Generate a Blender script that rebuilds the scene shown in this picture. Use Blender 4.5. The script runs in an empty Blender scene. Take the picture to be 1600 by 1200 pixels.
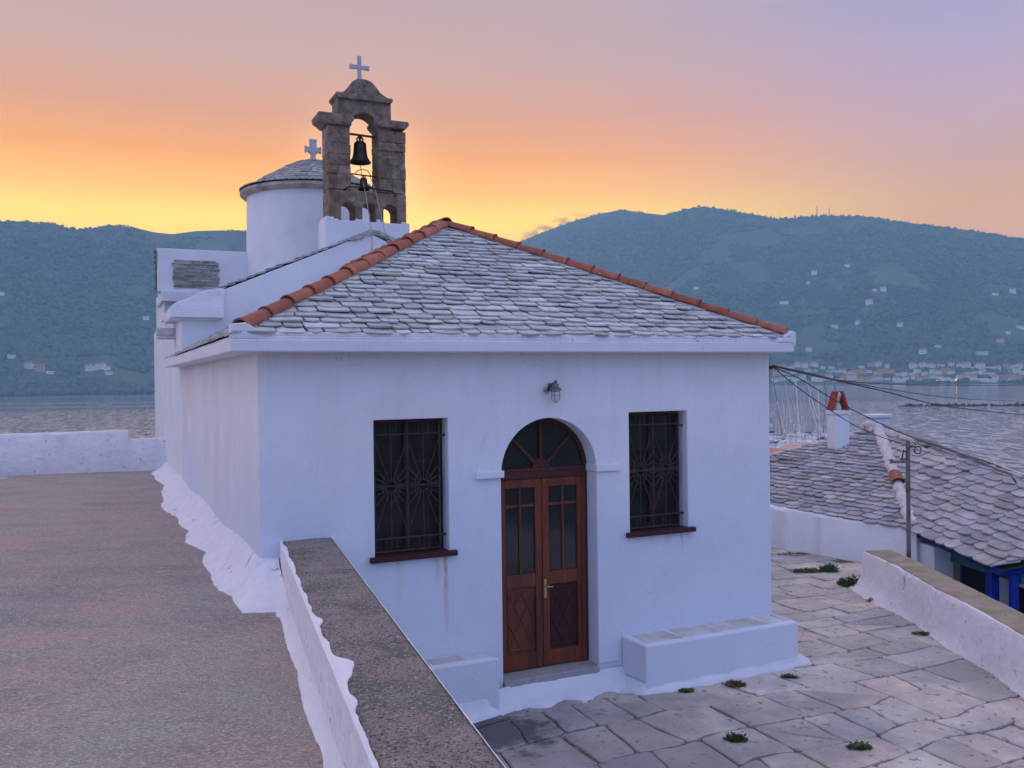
import bpy, math, random
import numpy as np
from mathutils import Vector, Matrix
PI = math.pi
scn = bpy.context.scene
col = scn.collection

# ------------------------------------------------------------------ camera
CZ = 2.9                       # eye height above the door threshold
F = 1400.0                     # focal length in pixels of a 1600 px wide frame
cam_d = bpy.data.cameras.new('camera')
cam = bpy.data.objects.new('camera', cam_d); col.objects.link(cam)
cam_d.sensor_width = 36.0; cam_d.lens = 36.0 * F / 1600.0
cam_d.clip_start = 0.1; cam_d.clip_end = 20000
PITCH, ROLL = 10 / 1400.0, math.radians(0.7)
fw = Vector((0, math.cos(PITCH), -math.sin(PITCH))); up0 = Vector((0, math.sin(PITCH), math.cos(PITCH))); r0 = Vector((1, 0, 0))
cr = r0 * math.cos(ROLL) - up0 * math.sin(ROLL); cu = r0 * math.sin(ROLL) + up0 * math.cos(ROLL)
cam.matrix_world = Matrix(((cr.x, cu.x, -fw.x, 0), (cr.y, cu.y, -fw.y, 0), (cr.z, cu.z, -fw.z, CZ), (0, 0, 0, 1)))
scn.camera = cam
scn.render.resolution_x = 1024; scn.render.resolution_y = 768
scn.view_settings.view_transform = 'Standard'; scn.view_settings.look = 'None'
scn.view_settings.exposure = 0.0; scn.view_settings.gamma = 1.0
scn.render.engine = 'CYCLES'
scn.cycles.max_bounces = 6; scn.cycles.diffuse_bounces = 3; scn.cycles.glossy_bounces = 3
scn.cycles.volume_bounces = 1; scn.cycles.volume_max_steps = 64
scn.cycles.use_denoising = True

# ------------------------------------------------------------------ sky (afterglow of a sun that is behind the hills, plus fill added out of view)
SUN_AZ = math.radians(-18)
world = bpy.data.worlds.new('World'); scn.world = world; world.use_nodes = True
wn = world.node_tree.nodes; wl = world.node_tree.links
for n in list(wn): wn.remove(n)
def wnode(t, **k):
    n = wn.new(t)
    for a, b in k.items(): setattr(n, a, b)
    return n
def wmath(op, a, b=None, c=None, clamp=False):
    n = wnode('ShaderNodeMath', operation=op, use_clamp=clamp)
    for i, v in enumerate((a, b, c)):
        if v is None: continue
        if isinstance(v, (int, float)): n.inputs[i].default_value = v
        else: wl.new(v, n.inputs[i])
    return n.outputs[0]
def ramp_fill(cr_, stops, interp='LINEAR'):
    cr_.interpolation = interp
    while len(cr_.elements) > 1: cr_.elements.remove(cr_.elements[-1])
    cr_.elements[0].position = stops[0][0]; cr_.elements[0].color = tuple(stops[0][1]) + (1,)
    for p, c in stops[1:]:
        e = cr_.elements.new(p); e.color = tuple(c) + (1,)
def wmix(f, a, b):
    n = wnode('ShaderNodeMix', data_type='RGBA')
    wl.new(f, n.inputs[0]); wl.new(a, n.inputs[6]); wl.new(b, n.inputs[7]); return n.outputs[2]
tc = wnode('ShaderNodeTexCoord'); sep = wnode('ShaderNodeSeparateXYZ'); wl.new(tc.outputs['Generated'], sep.inputs[0])
DX, DY, DZ = sep.outputs
hl = wmath('SQRT', wmath('ADD', wmath('MULTIPLY', DX, DX), wmath('MULTIPLY_ADD', DY, DY, 1e-4)))
dot = wmath('DIVIDE', wmath('ADD', wmath('MULTIPLY', DX, math.sin(SUN_AZ)), wmath('MULTIPLY', DY, math.cos(SUN_AZ))), hl)
def wramp(stops):
    n = wnode('ShaderNodeValToRGB'); ramp_fill(n.color_ramp, stops, 'B_SPLINE' if False else 'LINEAR'); wl.new(DZ, n.inputs[0]); return n.outputs[0]
SKY_FRONT = [(0, (2.1, .9, .03)), (.12, (2.1, 1.1, .0)), (.17, (2.0, 1.28, .0)), (.20, (1.75, .80, .0)), (.235, (1.40, .52, .0)), (.28, (1.0, .44, .17)), (.33, (.78, .46, .34)), (.40, (.63, .43, .40)), (.55, (.72, .56, .62)), (.8, (.80, .73, .93)), (1, (.80, .76, 1.0))]
SKY_SIDE = [(0, (1.5, .55, .17)), (.12, (1.3, .56, .12)), (.17, (1.05, .50, .14)), (.21, (.85, .46, .30)), (.25, (.74, .45, .46)), (.30, (.60, .43, .56)), (.36, (.44, .39, .60)), (.42, (.41, .40, .64)), (.6, (.60, .54, .76)), (1, (.80, .76, 1.0))]
SKY_FILL_BELT = [(0, (2.15, 1.8, 1.95)), (.3, (1.9, 1.6, 1.8)), (.6, (1.1, .98, 1.2)), (1, (.80, .76, 1.0))]  # extra bright belt added beside the view to fill the side walls
SKY_BACK = [(0, (.42, .66, 1.42)), (.2, (.44, .66, 1.42)), (.5, (.60, .72, 1.25)), (1, (.80, .76, 1.0))]
A = wramp(SKY_FRONT); B = wramp(SKY_SIDE); Cc = wramp(SKY_BACK); Dd = wramp(SKY_FILL_BELT)
def wmap(v, a, b):
    n = wnode('ShaderNodeMapRange', clamp=True, interpolation_type='SMOOTHSTEP'); wl.new(v, n.inputs[0])
    n.inputs[1].default_value = a; n.inputs[2].default_value = b; return n.outputs[0]
c1 = wmix(wmap(dot, .995, .69), A, B)
c2 = wmix(wmap(dot, -.02, -.55), wmix(wmap(dot, .56, .2), c1, Dd), Cc)
# the pale glow above the place where the sun went down, and one torn bit of cloud over the right ridge
def wdirdot(az, el):
    n = wnode('ShaderNodeVectorMath', operation='DOT_PRODUCT'); wl.new(tc.outputs['Generated'], n.inputs[0])
    n.inputs[1].default_value = (math.sin(az) * math.cos(el), math.cos(az) * math.cos(el), math.sin(el)); return n.outputs['Value']
g = wdirdot(math.radians(-9.3), math.radians(12.8))
glow = wmath('POWER', wmath('MAXIMUM', g, 0.0), 700.0)
gadd = wnode('ShaderNodeMix', data_type='RGBA', blend_type='ADD'); wl.new(wmath('MULTIPLY', glow, .55), gadd.inputs[0]); wl.new(c2, gadd.inputs[6]); gadd.inputs[7].default_value = (.9, .75, .5, 1)
noi = wnode('ShaderNodeTexNoise'); noi.inputs['Scale'].default_value = 60; noi.inputs['Detail'].default_value = 5
mp = wnode('ShaderNodeMapping'); mp.inputs['Rotation'].default_value = (0, math.radians(28), 0); mp.inputs['Scale'].default_value = (1, 1, 2.6); wl.new(tc.outputs['Generated'], mp.inputs[0]); wl.new(mp.outputs[0], noi.inputs['Vector'])
def pdir(x, y):
    a, b = (x - 800) / F, (588 - y) / F; v = Vector((a, 1, b)); return v.normalized()
Cd = pdir(872, 357); E1 = (pdir(930, 341) - pdir(815, 374)).normalized(); E2 = E1.cross(Cd).normalized()
def wvec(v):
    n = wnode('ShaderNodeVectorMath', operation='DOT_PRODUCT'); wl.new(tc.outputs['Generated'], n.inputs[0]); n.inputs[1].default_value = v; return n.outputs['Value']
ca_ = wmath('MULTIPLY', wmath('SUBTRACT', wvec(E1), E1.dot(Cd)), 1 / .048); cb_ = wmath('MULTIPLY', wvec(E2), 1 / .011)
rr2_ = wmath('ADD', wmath('MULTIPLY', ca_, ca_), wmath('MULTIPLY', cb_, cb_))
cl = wmath('MULTIPLY', wmath('MULTIPLY', wmap(rr2_, 1.3, .1), wmap(noi.outputs[0], .40, .60)), wmap(wdirdot(0, 0), -1, .1))
cmix = wmix(wmath('MULTIPLY', cl, .75), gadd.outputs[2], gadd.outputs[2]); 
cm = cmix.node; wl.remove(cm.inputs[7].links[0]); cm.inputs[7].default_value = (.62, .17, .07, 1)
noi2 = wnode('ShaderNodeTexNoise'); noi2.inputs['Scale'].default_value = 3.0; noi2.inputs['Detail'].default_value = 3
mp2 = wnode('ShaderNodeMapping'); mp2.inputs['Scale'].default_value = (1, 1, 6); wl.new(tc.outputs['Generated'], mp2.inputs[0]); wl.new(mp2.outputs[0], noi2.inputs['Vector'])
var = wnode('ShaderNodeMapRange'); wl.new(noi2.outputs[0], var.inputs[0]); var.inputs[3].default_value = .95; var.inputs[4].default_value = 1.05
vm = wnode('ShaderNodeVectorMath', operation='SCALE'); wl.new(cmix, vm.inputs[0]); wl.new(var.outputs[0], vm.inputs['Scale'])
bg = wnode('ShaderNodeBackground'); wl.new(vm.outputs[0], bg.inputs[0]); bg.inputs[1].default_value = 1.0
wo = wnode('ShaderNodeOutputWorld'); wl.new(bg.outputs[0], wo.inputs[0])
world.cycles.sampling_method = 'MANUAL'; world.cycles.sample_map_resolution = 1024

# last warm light: a very soft, weak sun just over the hills
sl = bpy.data.lights.new('sun', 'SUN'); sl.energy = 0.22; sl.angle = math.radians(14); sl.color = (1, .62, .32)
so = bpy.data.objects.new('sun', sl); col.objects.link(so)
sd = Vector((math.sin(SUN_AZ + .1) * math.cos(.22), math.cos(SUN_AZ + .1) * math.cos(.22), math.sin(.22)))
so.rotation_euler = sd.to_track_quat('Z', 'Y').to_euler()

# ------------------------------------------------------------------ picture ray helpers (to find real positions)
def ray(x, y):
    a = (x - 800) / F; b = (600 - y) / F
    return fw + cr * a + cu * b
def on_z(x, y, z):
    d = ray(x, y); return Vector((0, 0, CZ)) + d * ((z - CZ) / d.z)
def at_y(x, y, Y):
    d = ray(x, y); return Vector((0, 0, CZ)) + d * (Y / d.y)
TH = math.radians(24.654)
CH = Vector((-2.191, 7.7, 0))                       # the chapel's near left corner
U = Vector((math.cos(TH), math.sin(TH), 0)); V = Vector((-math.sin(TH), math.cos(TH), 0))
CHM = Matrix(((U.x, V.x, 0, CH.x), (U.y, V.y, 0, CH.y), (0, 0, 1, 0), (0, 0, 0, 1)))
def W(u, v, z): return CH + U * u + V * v + Vector((0, 0, z))

# ------------------------------------------------------------------ materials
def mat(name, c1, c2=None, scale=4, rough=.85, bump=0, bscale=40, c3=None, s3=.8, f3=(.5, .62), tint=False, metal=0, spec=.3,
        stretch=(1, 1, 1), bump2=0, b2scale=2, speck=None, detail=6, emit=None, estr=0, hook=None, coord='Object'):
    m = bpy.data.materials.new(name); m.use_nodes = True
    nt = m.node_tree; N = nt.nodes; L = nt.links
    b = N['Principled BSDF']; b.inputs['Roughness'].default_value = rough; b.inputs['Metallic'].default_value = metal
    b.inputs['Specular IOR Level'].default_value = spec
    t = N.new('ShaderNodeTexCoord'); mp = N.new('ShaderNodeMapping'); mp.inputs['Scale'].default_value = stretch
    L.new(t.outputs[coord], mp.inputs[0]); vec = mp.outputs[0]
    def noise(sc, det=detail, r=.6, v=None):
        n = N.new('ShaderNodeTexNoise'); n.inputs['Scale'].default_value = sc; n.inputs['Detail'].default_value = det; n.inputs['Roughness'].default_value = r
        L.new(v or vec, n.inputs['Vector']); return n.outputs[0]
    def rng(v, a, b_, lo=0, hi=1):
        n = N.new('ShaderNodeMapRange'); n.clamp = True; L.new(v, n.inputs[0])
        n.inputs[1].default_value = a; n.inputs[2].default_value = b_; n.inputs[3].default_value = lo; n.inputs[4].default_value = hi; return n.outputs[0]
    def mix(f, a, b_, bt='MIX'):
        n = N.new('ShaderNodeMix'); n.data_type = 'RGBA'; n.blend_type = bt
        for s, v in ((n.inputs[0], f), (n.inputs[6], a), (n.inputs[7], b_)):
            if isinstance(v, (int, float)): s.default_value = v
            elif isinstance(v, tuple): s.default_value = v + (1,)
            else: L.new(v, s)
        return n.outputs[2]
    c = mix(rng(noise(scale), .35, .65), tuple(c1), tuple(c2 or c1))
    if c3: c = mix(rng(noise(s3, 5), f3[0], f3[1]), c, tuple(c3))
    if speck:
        for (sc, th, cc) in speck:
            c = mix(rng(noise(sc, 2, .5), th, th + .04), c, tuple(cc))
    if tint:
        a = N.new('ShaderNodeAttribute'); a.attribute_name = 'tint'
        c = mix(1.0, c, a.outputs['Color'], 'MULTIPLY')
    if hook: c = hook(N, L, t, c, noise, rng, mix)
    L.new(c, b.inputs['Base Color'])
    if emit: b.inputs['Emission Color'].default_value = tuple(emit) + (1,); b.inputs['Emission Strength'].default_value = estr
    nrm = None
    for (s, sc, dist) in ((bump2, b2scale, .06), (bump, bscale, .012)):
        if s:
            n = N.new('ShaderNodeBump'); n.inputs['Strength'].default_value = s; n.inputs['Distance'].default_value = dist
            L.new(noise(sc, 6, .6), n.inputs['Height'])
            if nrm: L.new(nrm, n.inputs['Normal'])
            nrm = n.outputs[0]
    if nrm: L.new(nrm, b.inputs['Normal'])
    return m

def rust_hook(streaks):
    # iron stains on the lime wash, each one a thin run below a sill: (u, top z, length, width, strength)
    def h(N, L, t, c, noise, rng, mix):
        sp = N.new('ShaderNodeSeparateXYZ'); L.new(t.outputs['Object'], sp.inputs[0])
        wob = noise(3.0, 3)
        def M(op, a, b=None, clamp=False):
            n = N.new('ShaderNodeMath'); n.operation = op; n.use_clamp = clamp
            for i, v in enumerate((a, b)):
                if v is None: continue
                if isinstance(v, (int, float)): n.inputs[i].default_value = v
                else: L.new(v, n.inputs[i])
            return n.outputs[0]
        u = M('ADD', sp.outputs[0], M('MULTIPLY', M('SUBTRACT', wob, .5), .06))
        tot = None
        for (u0, z0, ln, w, s) in streaks:
            d = rng(M('ABSOLUTE', M('SUBTRACT', u, u0)), w, 0.0)
            below = rng(sp.outputs[2], z0 - ln, z0 - .02)
            lim = M('LESS_THAN', sp.outputs[2], z0)
            front = M('LESS_THAN', sp.outputs[1], .02)
            k = M('MULTIPLY', M('MULTIPLY', M('MULTIPLY', d, below), M('MULTIPLY', lim, front)), s)
            tot = k if tot is None else M('MAXIMUM', tot, k)
        # bluer, darker tint over the lower half, ending in a noise-torn edge
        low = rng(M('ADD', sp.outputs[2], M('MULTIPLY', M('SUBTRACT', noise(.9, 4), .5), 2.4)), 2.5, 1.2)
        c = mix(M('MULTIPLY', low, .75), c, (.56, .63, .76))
        # thin brush marks and a few hairline cracks
        v = N.new('ShaderNodeTexVoronoi'); v.feature = 'DISTANCE_TO_EDGE'; v.inputs['Scale'].default_value = .9
        w_ = N.new('ShaderNodeVectorMath'); w_.operation = 'ADD'; L.new(t.outputs['Object'], w_.inputs[0])
        nz_ = N.new('ShaderNodeTexNoise'); nz_.inputs['Scale'].default_value = 2.2; nz_.inputs['Detail'].default_value = 5; L.new(t.outputs['Object'], nz_.inputs['Vector']); L.new(nz_.outputs['Color'], w_.inputs[1]); L.new(w_.outputs[0], v.inputs['Vector'])
        cr_ = M('MULTIPLY', rng(v.outputs['Distance'], .006, .0), rng(noise(.8, 3), .54, .62))
        c = mix(M('MULTIPLY', cr_, .45), c, (.42, .41, .44))
        mp3 = N.new('ShaderNodeMapping'); mp3.inputs['Scale'].default_value = (3, 3, .35); L.new(t.outputs['Object'], mp3.inputs[0])
        c = mix(rng(noise(2.2, 5, .7, mp3.outputs[0]), .52, .75, 0, .35), c, (.60, .58, .60))
        return mix(M('MULTIPLY', tot, rng(noise(14, 4), .3, .6, .5, 1)), c, (.46, .25, .09))
    return h
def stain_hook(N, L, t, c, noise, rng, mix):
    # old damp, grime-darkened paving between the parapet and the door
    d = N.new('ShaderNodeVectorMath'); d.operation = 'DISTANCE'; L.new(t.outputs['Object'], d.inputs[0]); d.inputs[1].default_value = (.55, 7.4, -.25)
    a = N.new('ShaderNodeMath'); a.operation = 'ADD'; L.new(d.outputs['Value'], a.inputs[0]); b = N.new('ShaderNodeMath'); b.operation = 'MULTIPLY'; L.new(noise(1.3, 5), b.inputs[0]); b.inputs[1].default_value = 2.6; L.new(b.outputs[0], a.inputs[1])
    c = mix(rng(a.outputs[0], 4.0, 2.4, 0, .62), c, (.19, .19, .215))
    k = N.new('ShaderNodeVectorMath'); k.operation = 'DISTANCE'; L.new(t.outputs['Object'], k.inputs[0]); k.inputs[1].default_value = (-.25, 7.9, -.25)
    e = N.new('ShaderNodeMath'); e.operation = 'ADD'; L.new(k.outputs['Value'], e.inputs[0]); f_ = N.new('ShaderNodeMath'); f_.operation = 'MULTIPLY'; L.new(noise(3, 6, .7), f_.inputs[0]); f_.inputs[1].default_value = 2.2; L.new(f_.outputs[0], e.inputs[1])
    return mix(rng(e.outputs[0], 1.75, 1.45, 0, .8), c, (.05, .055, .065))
PLAST = dict(scale=1.3, rough=.9, bump=.35, bscale=45, bump2=.35, b2scale=1.6, spec=.15)
M_plaster = mat('lime_wash', (.72, .73, .78), (.79, .80, .84), c3=(.68, .68, .71), s3=.7, f3=(.52, .7), speck=[(26, .73, (.42, .38, .40))], **PLAST)
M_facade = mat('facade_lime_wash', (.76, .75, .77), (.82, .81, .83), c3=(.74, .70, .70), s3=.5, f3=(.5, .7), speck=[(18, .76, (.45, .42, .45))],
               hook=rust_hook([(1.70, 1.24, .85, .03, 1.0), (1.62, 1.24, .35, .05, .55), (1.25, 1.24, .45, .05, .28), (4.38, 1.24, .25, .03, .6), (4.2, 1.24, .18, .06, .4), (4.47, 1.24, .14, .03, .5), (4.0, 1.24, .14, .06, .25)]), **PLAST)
M_plaster_worn = mat('worn_lime_wash', (.75, .71, .75), (.82, .79, .82), c3=(.42, .30, .26), s3=1.2, f3=(.64, .70), speck=[(15, .68, (.48, .42, .44))], scale=5, rough=.92, bump=.6, bscale=22, bump2=.9, b2scale=4, spec=.12)
M_skirt = mat('thick_lime_wash', (.76, .73, .78), (.82, .80, .84), scale=7, rough=.92, bump=.8, bscale=18, bump2=.7, b2scale=5, speck=[(9, .68, (.5, .46, .46))], spec=.12)
M_slate = mat('slate', (.40, .41, .41), (.58, .59, .58), scale=9, rough=.82, bump=.5, bscale=30, tint=True, c3=(.26, .25, .20), s3=2.2, f3=(.62, .74), speck=[(30, .68, (.55, .56, .55))], spec=.3)
M_slate2 = mat('old_slate', (.30, .295, .31), (.46, .455, .48), scale=5, rough=.85, bump=.6, bscale=24, tint=True, c3=(.24, .22, .18), s3=1.3, f3=(.60, .75), speck=[(16, .68, (.52, .50, .5)), (9, .72, (.36, .20, .17))], spec=.25)
M_underslate = mat('roof_bed', (.05, .05, .05), (.09, .09, .085), scale=20)
M_tile = mat('terracotta', (.30, .085, .055), (.40, .13, .085), scale=9, rough=.78, bump=.4, bscale=40, tint=True, c3=(.30, .12, .08), s3=3, f3=(.55, .7), speck=[(28, .70, (.56, .42, .34))])
M_mortar = mat('roof_mortar', (.34, .30, .29), (.46, .42, .40), scale=12, bump=.8, bscale=20)
M_stone = mat('bell_gable_stone', (.15, .11, .082), (.32, .24, .18), scale=5, rough=.92, bump=1.0, bscale=18, tint=True, c3=(.36, .34, .33), s3=4, f3=(.58, .68), bump2=.7, b2scale=8, speck=[(14, .66, (.10, .09, .085)), (22, .70, (.45, .43, .40))])
M_conc = mat('terrace_concrete', (.47, .33, .28), (.35, .345, .29), scale=.7, rough=.93, bump=1.0, bscale=34, stretch=(1, 1.9, 1), c3=(.27, .24, .225), s3=1.1, f3=(.46, .72), speck=[(52, .56, (.57, .49, .44)), (30, .61, (.27, .23, .22)), (70, .62, (.20, .17, .16))], bump2=.8, b2scale=7)
M_conc2 = mat('cap_concrete', (.28, .225, .205), (.36, .305, .275), scale=5, rough=.95, bump=1.1, bscale=60, c3=(.18, .185, .15), s3=3.2, f3=(.46, .62), speck=[(38, .56, (.36, .31, .29)), (75, .57, (.11, .09, .085)), (55, .655, (.62, .56, .52)), (24, .66, (.13, .10, .10))], bump2=.9, b2scale=16)
M_conc3 = mat('ochre_cap_concrete', (.29, .23, .18), (.40, .33, .26), scale=4, rough=.95, bump=.9, bscale=30, c3=(.26, .25, .15), s3=1.8, f3=(.5, .65), speck=[(20, .66, (.18, .14, .11))], bump2=.4, b2scale=6)
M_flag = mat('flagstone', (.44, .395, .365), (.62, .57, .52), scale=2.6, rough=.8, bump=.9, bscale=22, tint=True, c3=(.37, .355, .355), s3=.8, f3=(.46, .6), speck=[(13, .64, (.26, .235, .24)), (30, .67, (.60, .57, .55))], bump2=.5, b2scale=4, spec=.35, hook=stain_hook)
M_joint = mat('paving_joints', (.09, .085, .075), (.27, .25, .23), scale=6, bump=.8, bscale=30, c3=(.10, .12, .06), s3=2, f3=(.5, .62))
M_bench = mat('bench_slab', (.46, .46, .47), (.60, .60, .61), scale=5, bump=.4, bscale=30, tint=True)
M_wood = mat('door_wood', (.12, .026, .011), (.23, .050, .018), scale=3, rough=.5, bump=.35, bscale=30, stretch=(9, 9, 1), c3=(.055, .02, .014), s3=.5, f3=(.42, .7), spec=.4)
M_wood3 = mat('dark_arch_wood', (.06, .018, .013), (.09, .028, .018), scale=8, rough=.55, bump=.3, bscale=40)
M_wood2 = mat('dark_red_wood', (.035, .012, .012), (.06, .018, .018), scale=8, rough=.6, bump=.3, bscale=40)
M_glass = mat('window_glass', (.012, .018, .02), (.018, .025, .028), scale=3, rough=.06, spec=.6, bump2=.06, b2scale=3)
M_glass_dk = mat('dusty_glass', (.012, .012, .011), (.032, .03, .026), scale=3, rough=.3, spec=.3)
M_iron = mat('wrought_iron', (.014, .014, .016), (.03, .028, .03), scale=20, rough=.55, metal=.4, bump=.3, bscale=80)
M_grille = mat('brown_painted_iron', (.035, .028, .026), (.07, .045, .04), scale=14, rough=.6, bump=.3, bscale=80)
M_rust = mat('rusty_iron', (.06, .03, .025), (.10, .05, .035), scale=25, rough=.8, metal=.2, bump=.5, bscale=60)
M_bronze = mat('bell_bronze', (.035, .033, .03), (.06, .055, .045), scale=12, rough=.5, metal=.7, bump=.2, bscale=40)
M_brass = mat('brass', (.45, .38, .22), rough=.35, metal=.8)
M_rope = mat('rope', (.40, .32, .26), (.50, .42, .34), scale=60, bump=.5, bscale=200)
M_cable = mat('cable_rubber', (.012, .012, .015), rough=.6)
M_lampg = mat('lamp_glass', (.55, .55, .58), (.62, .62, .64), scale=30, rough=.25, spec=.5)
M_lampm = mat('lamp_metal', (.14, .14, .14), (.22, .22, .21), scale=40, rough=.5, metal=.5)
M_marble = mat('painted_cross', (.44, .42, .46), (.54, .52, .55), scale=8, bump=.3, bscale=60)
M_thresh = mat('threshold_stone', (.26, .27, .28), (.34, .35, .36), scale=9, bump=.4, bscale=40)
M_blue = mat('blue_paint', (.008, .022, .26), (.014, .04, .34), scale=8, rough=.5, bump=.3, bscale=30)
M_teal = mat('teal_paint', (.02, .13, .15), (.03, .17, .19), scale=8, rough=.5, bump=.3, bscale=30)
M_dark = mat('dark_interior', (.01, .01, .016), (.015, .015, .022), scale=4)
M_leaf = mat('weed_leaves', (.035, .075, .02), (.06, .12, .03), scale=30, rough=.7, tint=True)
M_moss = mat('dry_moss', (.06, .055, .02), (.10, .08, .035), scale=30, rough=.9, tint=True)
M_rock = mat('rubble', (.16, .15, .15), (.28, .26, .25), scale=3, bump=.6, bscale=10)
M_pole = mat('galvanised_pipe', (.16, .15, .16), (.24, .22, .22), scale=14, rough=.6, metal=.4, c3=(.16, .07, .04), s3=4, f3=(.52, .6))
M_rough_white = mat('flaking_paint', (.58, .54, .56), (.70, .68, .70), scale=9, bump=.9, bscale=30, c3=(.42, .17, .12), s3=6, f3=(.60, .68), bump2=.8, b2scale=14)
M_hill = mat('wooded_slope', (.075, .11, .092), (.10, .13, .105), scale=.012, rough=1, spec=0, c3=(.14, .145, .11), s3=.004, f3=(.58, .70), speck=[(.05, .66, (.10, .10, .07))])
M_wood_crown = mat('woodland_crowns', (.07, .112, .095), (.10, .14, .115), scale=.02, rough=1, spec=0, tint=True)
M_land = mat('near_slope', (.12, .10, .07), (.20, .17, .12), scale=.3, rough=1, c3=(.06, .08, .03), s3=.12, f3=(.45, .6))
def far_paint(n, c, rough=.8): return mat(n, c, tuple(x * .85 for x in c), scale=.3, rough=rough)
M_fw = far_paint('far_white_wall', (.82, .80, .79)); M_fc = far_paint('far_cream_wall', (.62, .50, .36)); M_fy = far_paint('far_yellow_wall', (.70, .52, .22)); M_fp = far_paint('far_pink_wall', (.55, .38, .34))
M_fr = far_paint('far_red_roof', (.36, .13, .08)); M_fg = far_paint('far_grey_roof', (.28, .26, .26)); M_fd = far_paint('far_dark_window', (.04, .05, .07), .3)
M_hullw = mat('gelcoat_white', (.72, .72, .74), rough=.3); M_hullb = mat('hull_blue', (.02, .04, .18), rough=.3); M_mast = mat('alloy_mast', (.34, .32, .36), rough=.4); M_canvas = mat('blue_canvas', (.015, .03, .20), (.02, .05, .28), scale=3)
M_hullr = mat('hull_red_deck', (.45, .20, .14), (.52, .26, .2), scale=2)
M_flame = mat('lit_lamp', (1, .6, .3), emit=(1, .42, .16), estr=25)

# sea: wind ripples of several sizes with calm lanes between them
def sea_mat():
    m = bpy.data.materials.new('sea_water'); m.use_nodes = True
    N = m.node_tree.nodes; L = m.node_tree.links; b = N['Principled BSDF']
    b.inputs['Base Color'].default_value = (.50, .53, .56, 1); b.inputs['Metallic'].default_value = .6; b.inputs['Roughness'].default_value = .08; b.inputs['IOR'].default_value = 1.5
    t = N.new('ShaderNodeTexCoord')
    def noise(sc, st, det=4):
        mp = N.new('ShaderNodeMapping'); mp.inputs['Scale'].default_value = st; L.new(t.outputs['Object'], mp.inputs[0])
        n = N.new('ShaderNodeTexNoise'); n.inputs['Scale'].default_value = sc; n.inputs['Detail'].default_value = det; n.inputs['Roughness'].default_value = .6; L.new(mp.outputs[0], n.inputs['Vector']); return n.outputs[0]
    sp = N.new('ShaderNodeSeparateXYZ'); L.new(t.outputs['Object'], sp.inputs[0])
    def rng(v, a, b_, lo, hi):
        n = N.new('ShaderNodeMapRange'); n.interpolation_type = 'SMOOTHSTEP'; L.new(v, n.inputs[0])
        for i_, q in enumerate((a, b_, lo, hi)): n.inputs[i_ + 1].default_value = q
        return n.outputs[0]
    def mm(op, a, b_):
        n = N.new('ShaderNodeMath'); n.operation = op
        for i_, q in enumerate((a, b_)):
            if isinstance(q, (int, float)): n.inputs[i_].default_value = q
            else: L.new(q, n.inputs[i_])
        return n.outputs[0]
    wob = mm('MULTIPLY', mm('SUBTRACT', noise(.006, (.4, 1, 1), 3), .5), 260)
    near = rng(mm('ADD', sp.outputs[1], wob), 640, 500, 0, 1)          # breeze near the headland
    lanes = rng(noise(.02, (.06, .5, 1), 2), .56, .64, 0, .8)            # cat's-paws farther out
    yw = mm('ADD', sp.outputs[1], mm('MULTIPLY', wob, .35)); west = rng(sp.outputs[0], -60, -260, 0, .9)
    def band(c_, w_): return rng(mm('ABSOLUTE', mm('SUBTRACT', yw, c_), 0), w_, w_ * .5, 0, 1)
    far_ = mm('MULTIPLY', mm('MAXIMUM', band(1120, 75), band(800, 48)), west)     # two long wind lanes off the western shore
    lane = mm('ADD', mm('MAXIMUM', mm('MAXIMUM', near, lanes), far_), .07)
    # facets of the ripples, given as slopes (a bump map loses them at this distance)
    def slope(sc, st, k, det=2):
        mp = N.new('ShaderNodeMapping'); mp.inputs['Scale'].default_value = st; L.new(t.outputs['Object'], mp.inputs[0])
        n = N.new('ShaderNodeTexNoise'); n.inputs['Scale'].default_value = sc; n.inputs['Detail'].default_value = det; L.new(mp.outputs[0], n.inputs['Vector'])
        a = N.new('ShaderNodeVectorMath'); a.operation = 'SUBTRACT'; L.new(n.outputs['Color'], a.inputs[0]); a.inputs[1].default_value = (.5, .5, .5)
        b_ = N.new('ShaderNodeVectorMath'); b_.operation = 'MULTIPLY'; L.new(a.outputs[0], b_.inputs[0]); b_.inputs[1].default_value = (k * .6, k, 0); return b_.outputs[0]
    ad = N.new('ShaderNodeVectorMath'); ad.operation = 'ADD'; L.new(slope(.75, (1, .12, 1), 1.15), ad.inputs[0]); L.new(slope(1.5, (1, .2, 1), .95), ad.inputs[1])
    sc_ = N.new('ShaderNodeVectorMath'); sc_.operation = 'SCALE'; L.new(ad.outputs[0], sc_.inputs[0]); L.new(lane, sc_.inputs['Scale'])
    up = N.new('ShaderNodeVectorMath'); up.operation = 'ADD'; L.new(sc_.outputs[0], up.inputs[0]); up.inputs[1].default_value = (0, 0, 1)
    nn = N.new('ShaderNodeVectorMath'); nn.operation = 'NORMALIZE'; L.new(up.outputs[0], nn.inputs[0]); L.new(nn.outputs[0], b.inputs['Normal'])
    return m
M_sea = sea_mat()

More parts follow.
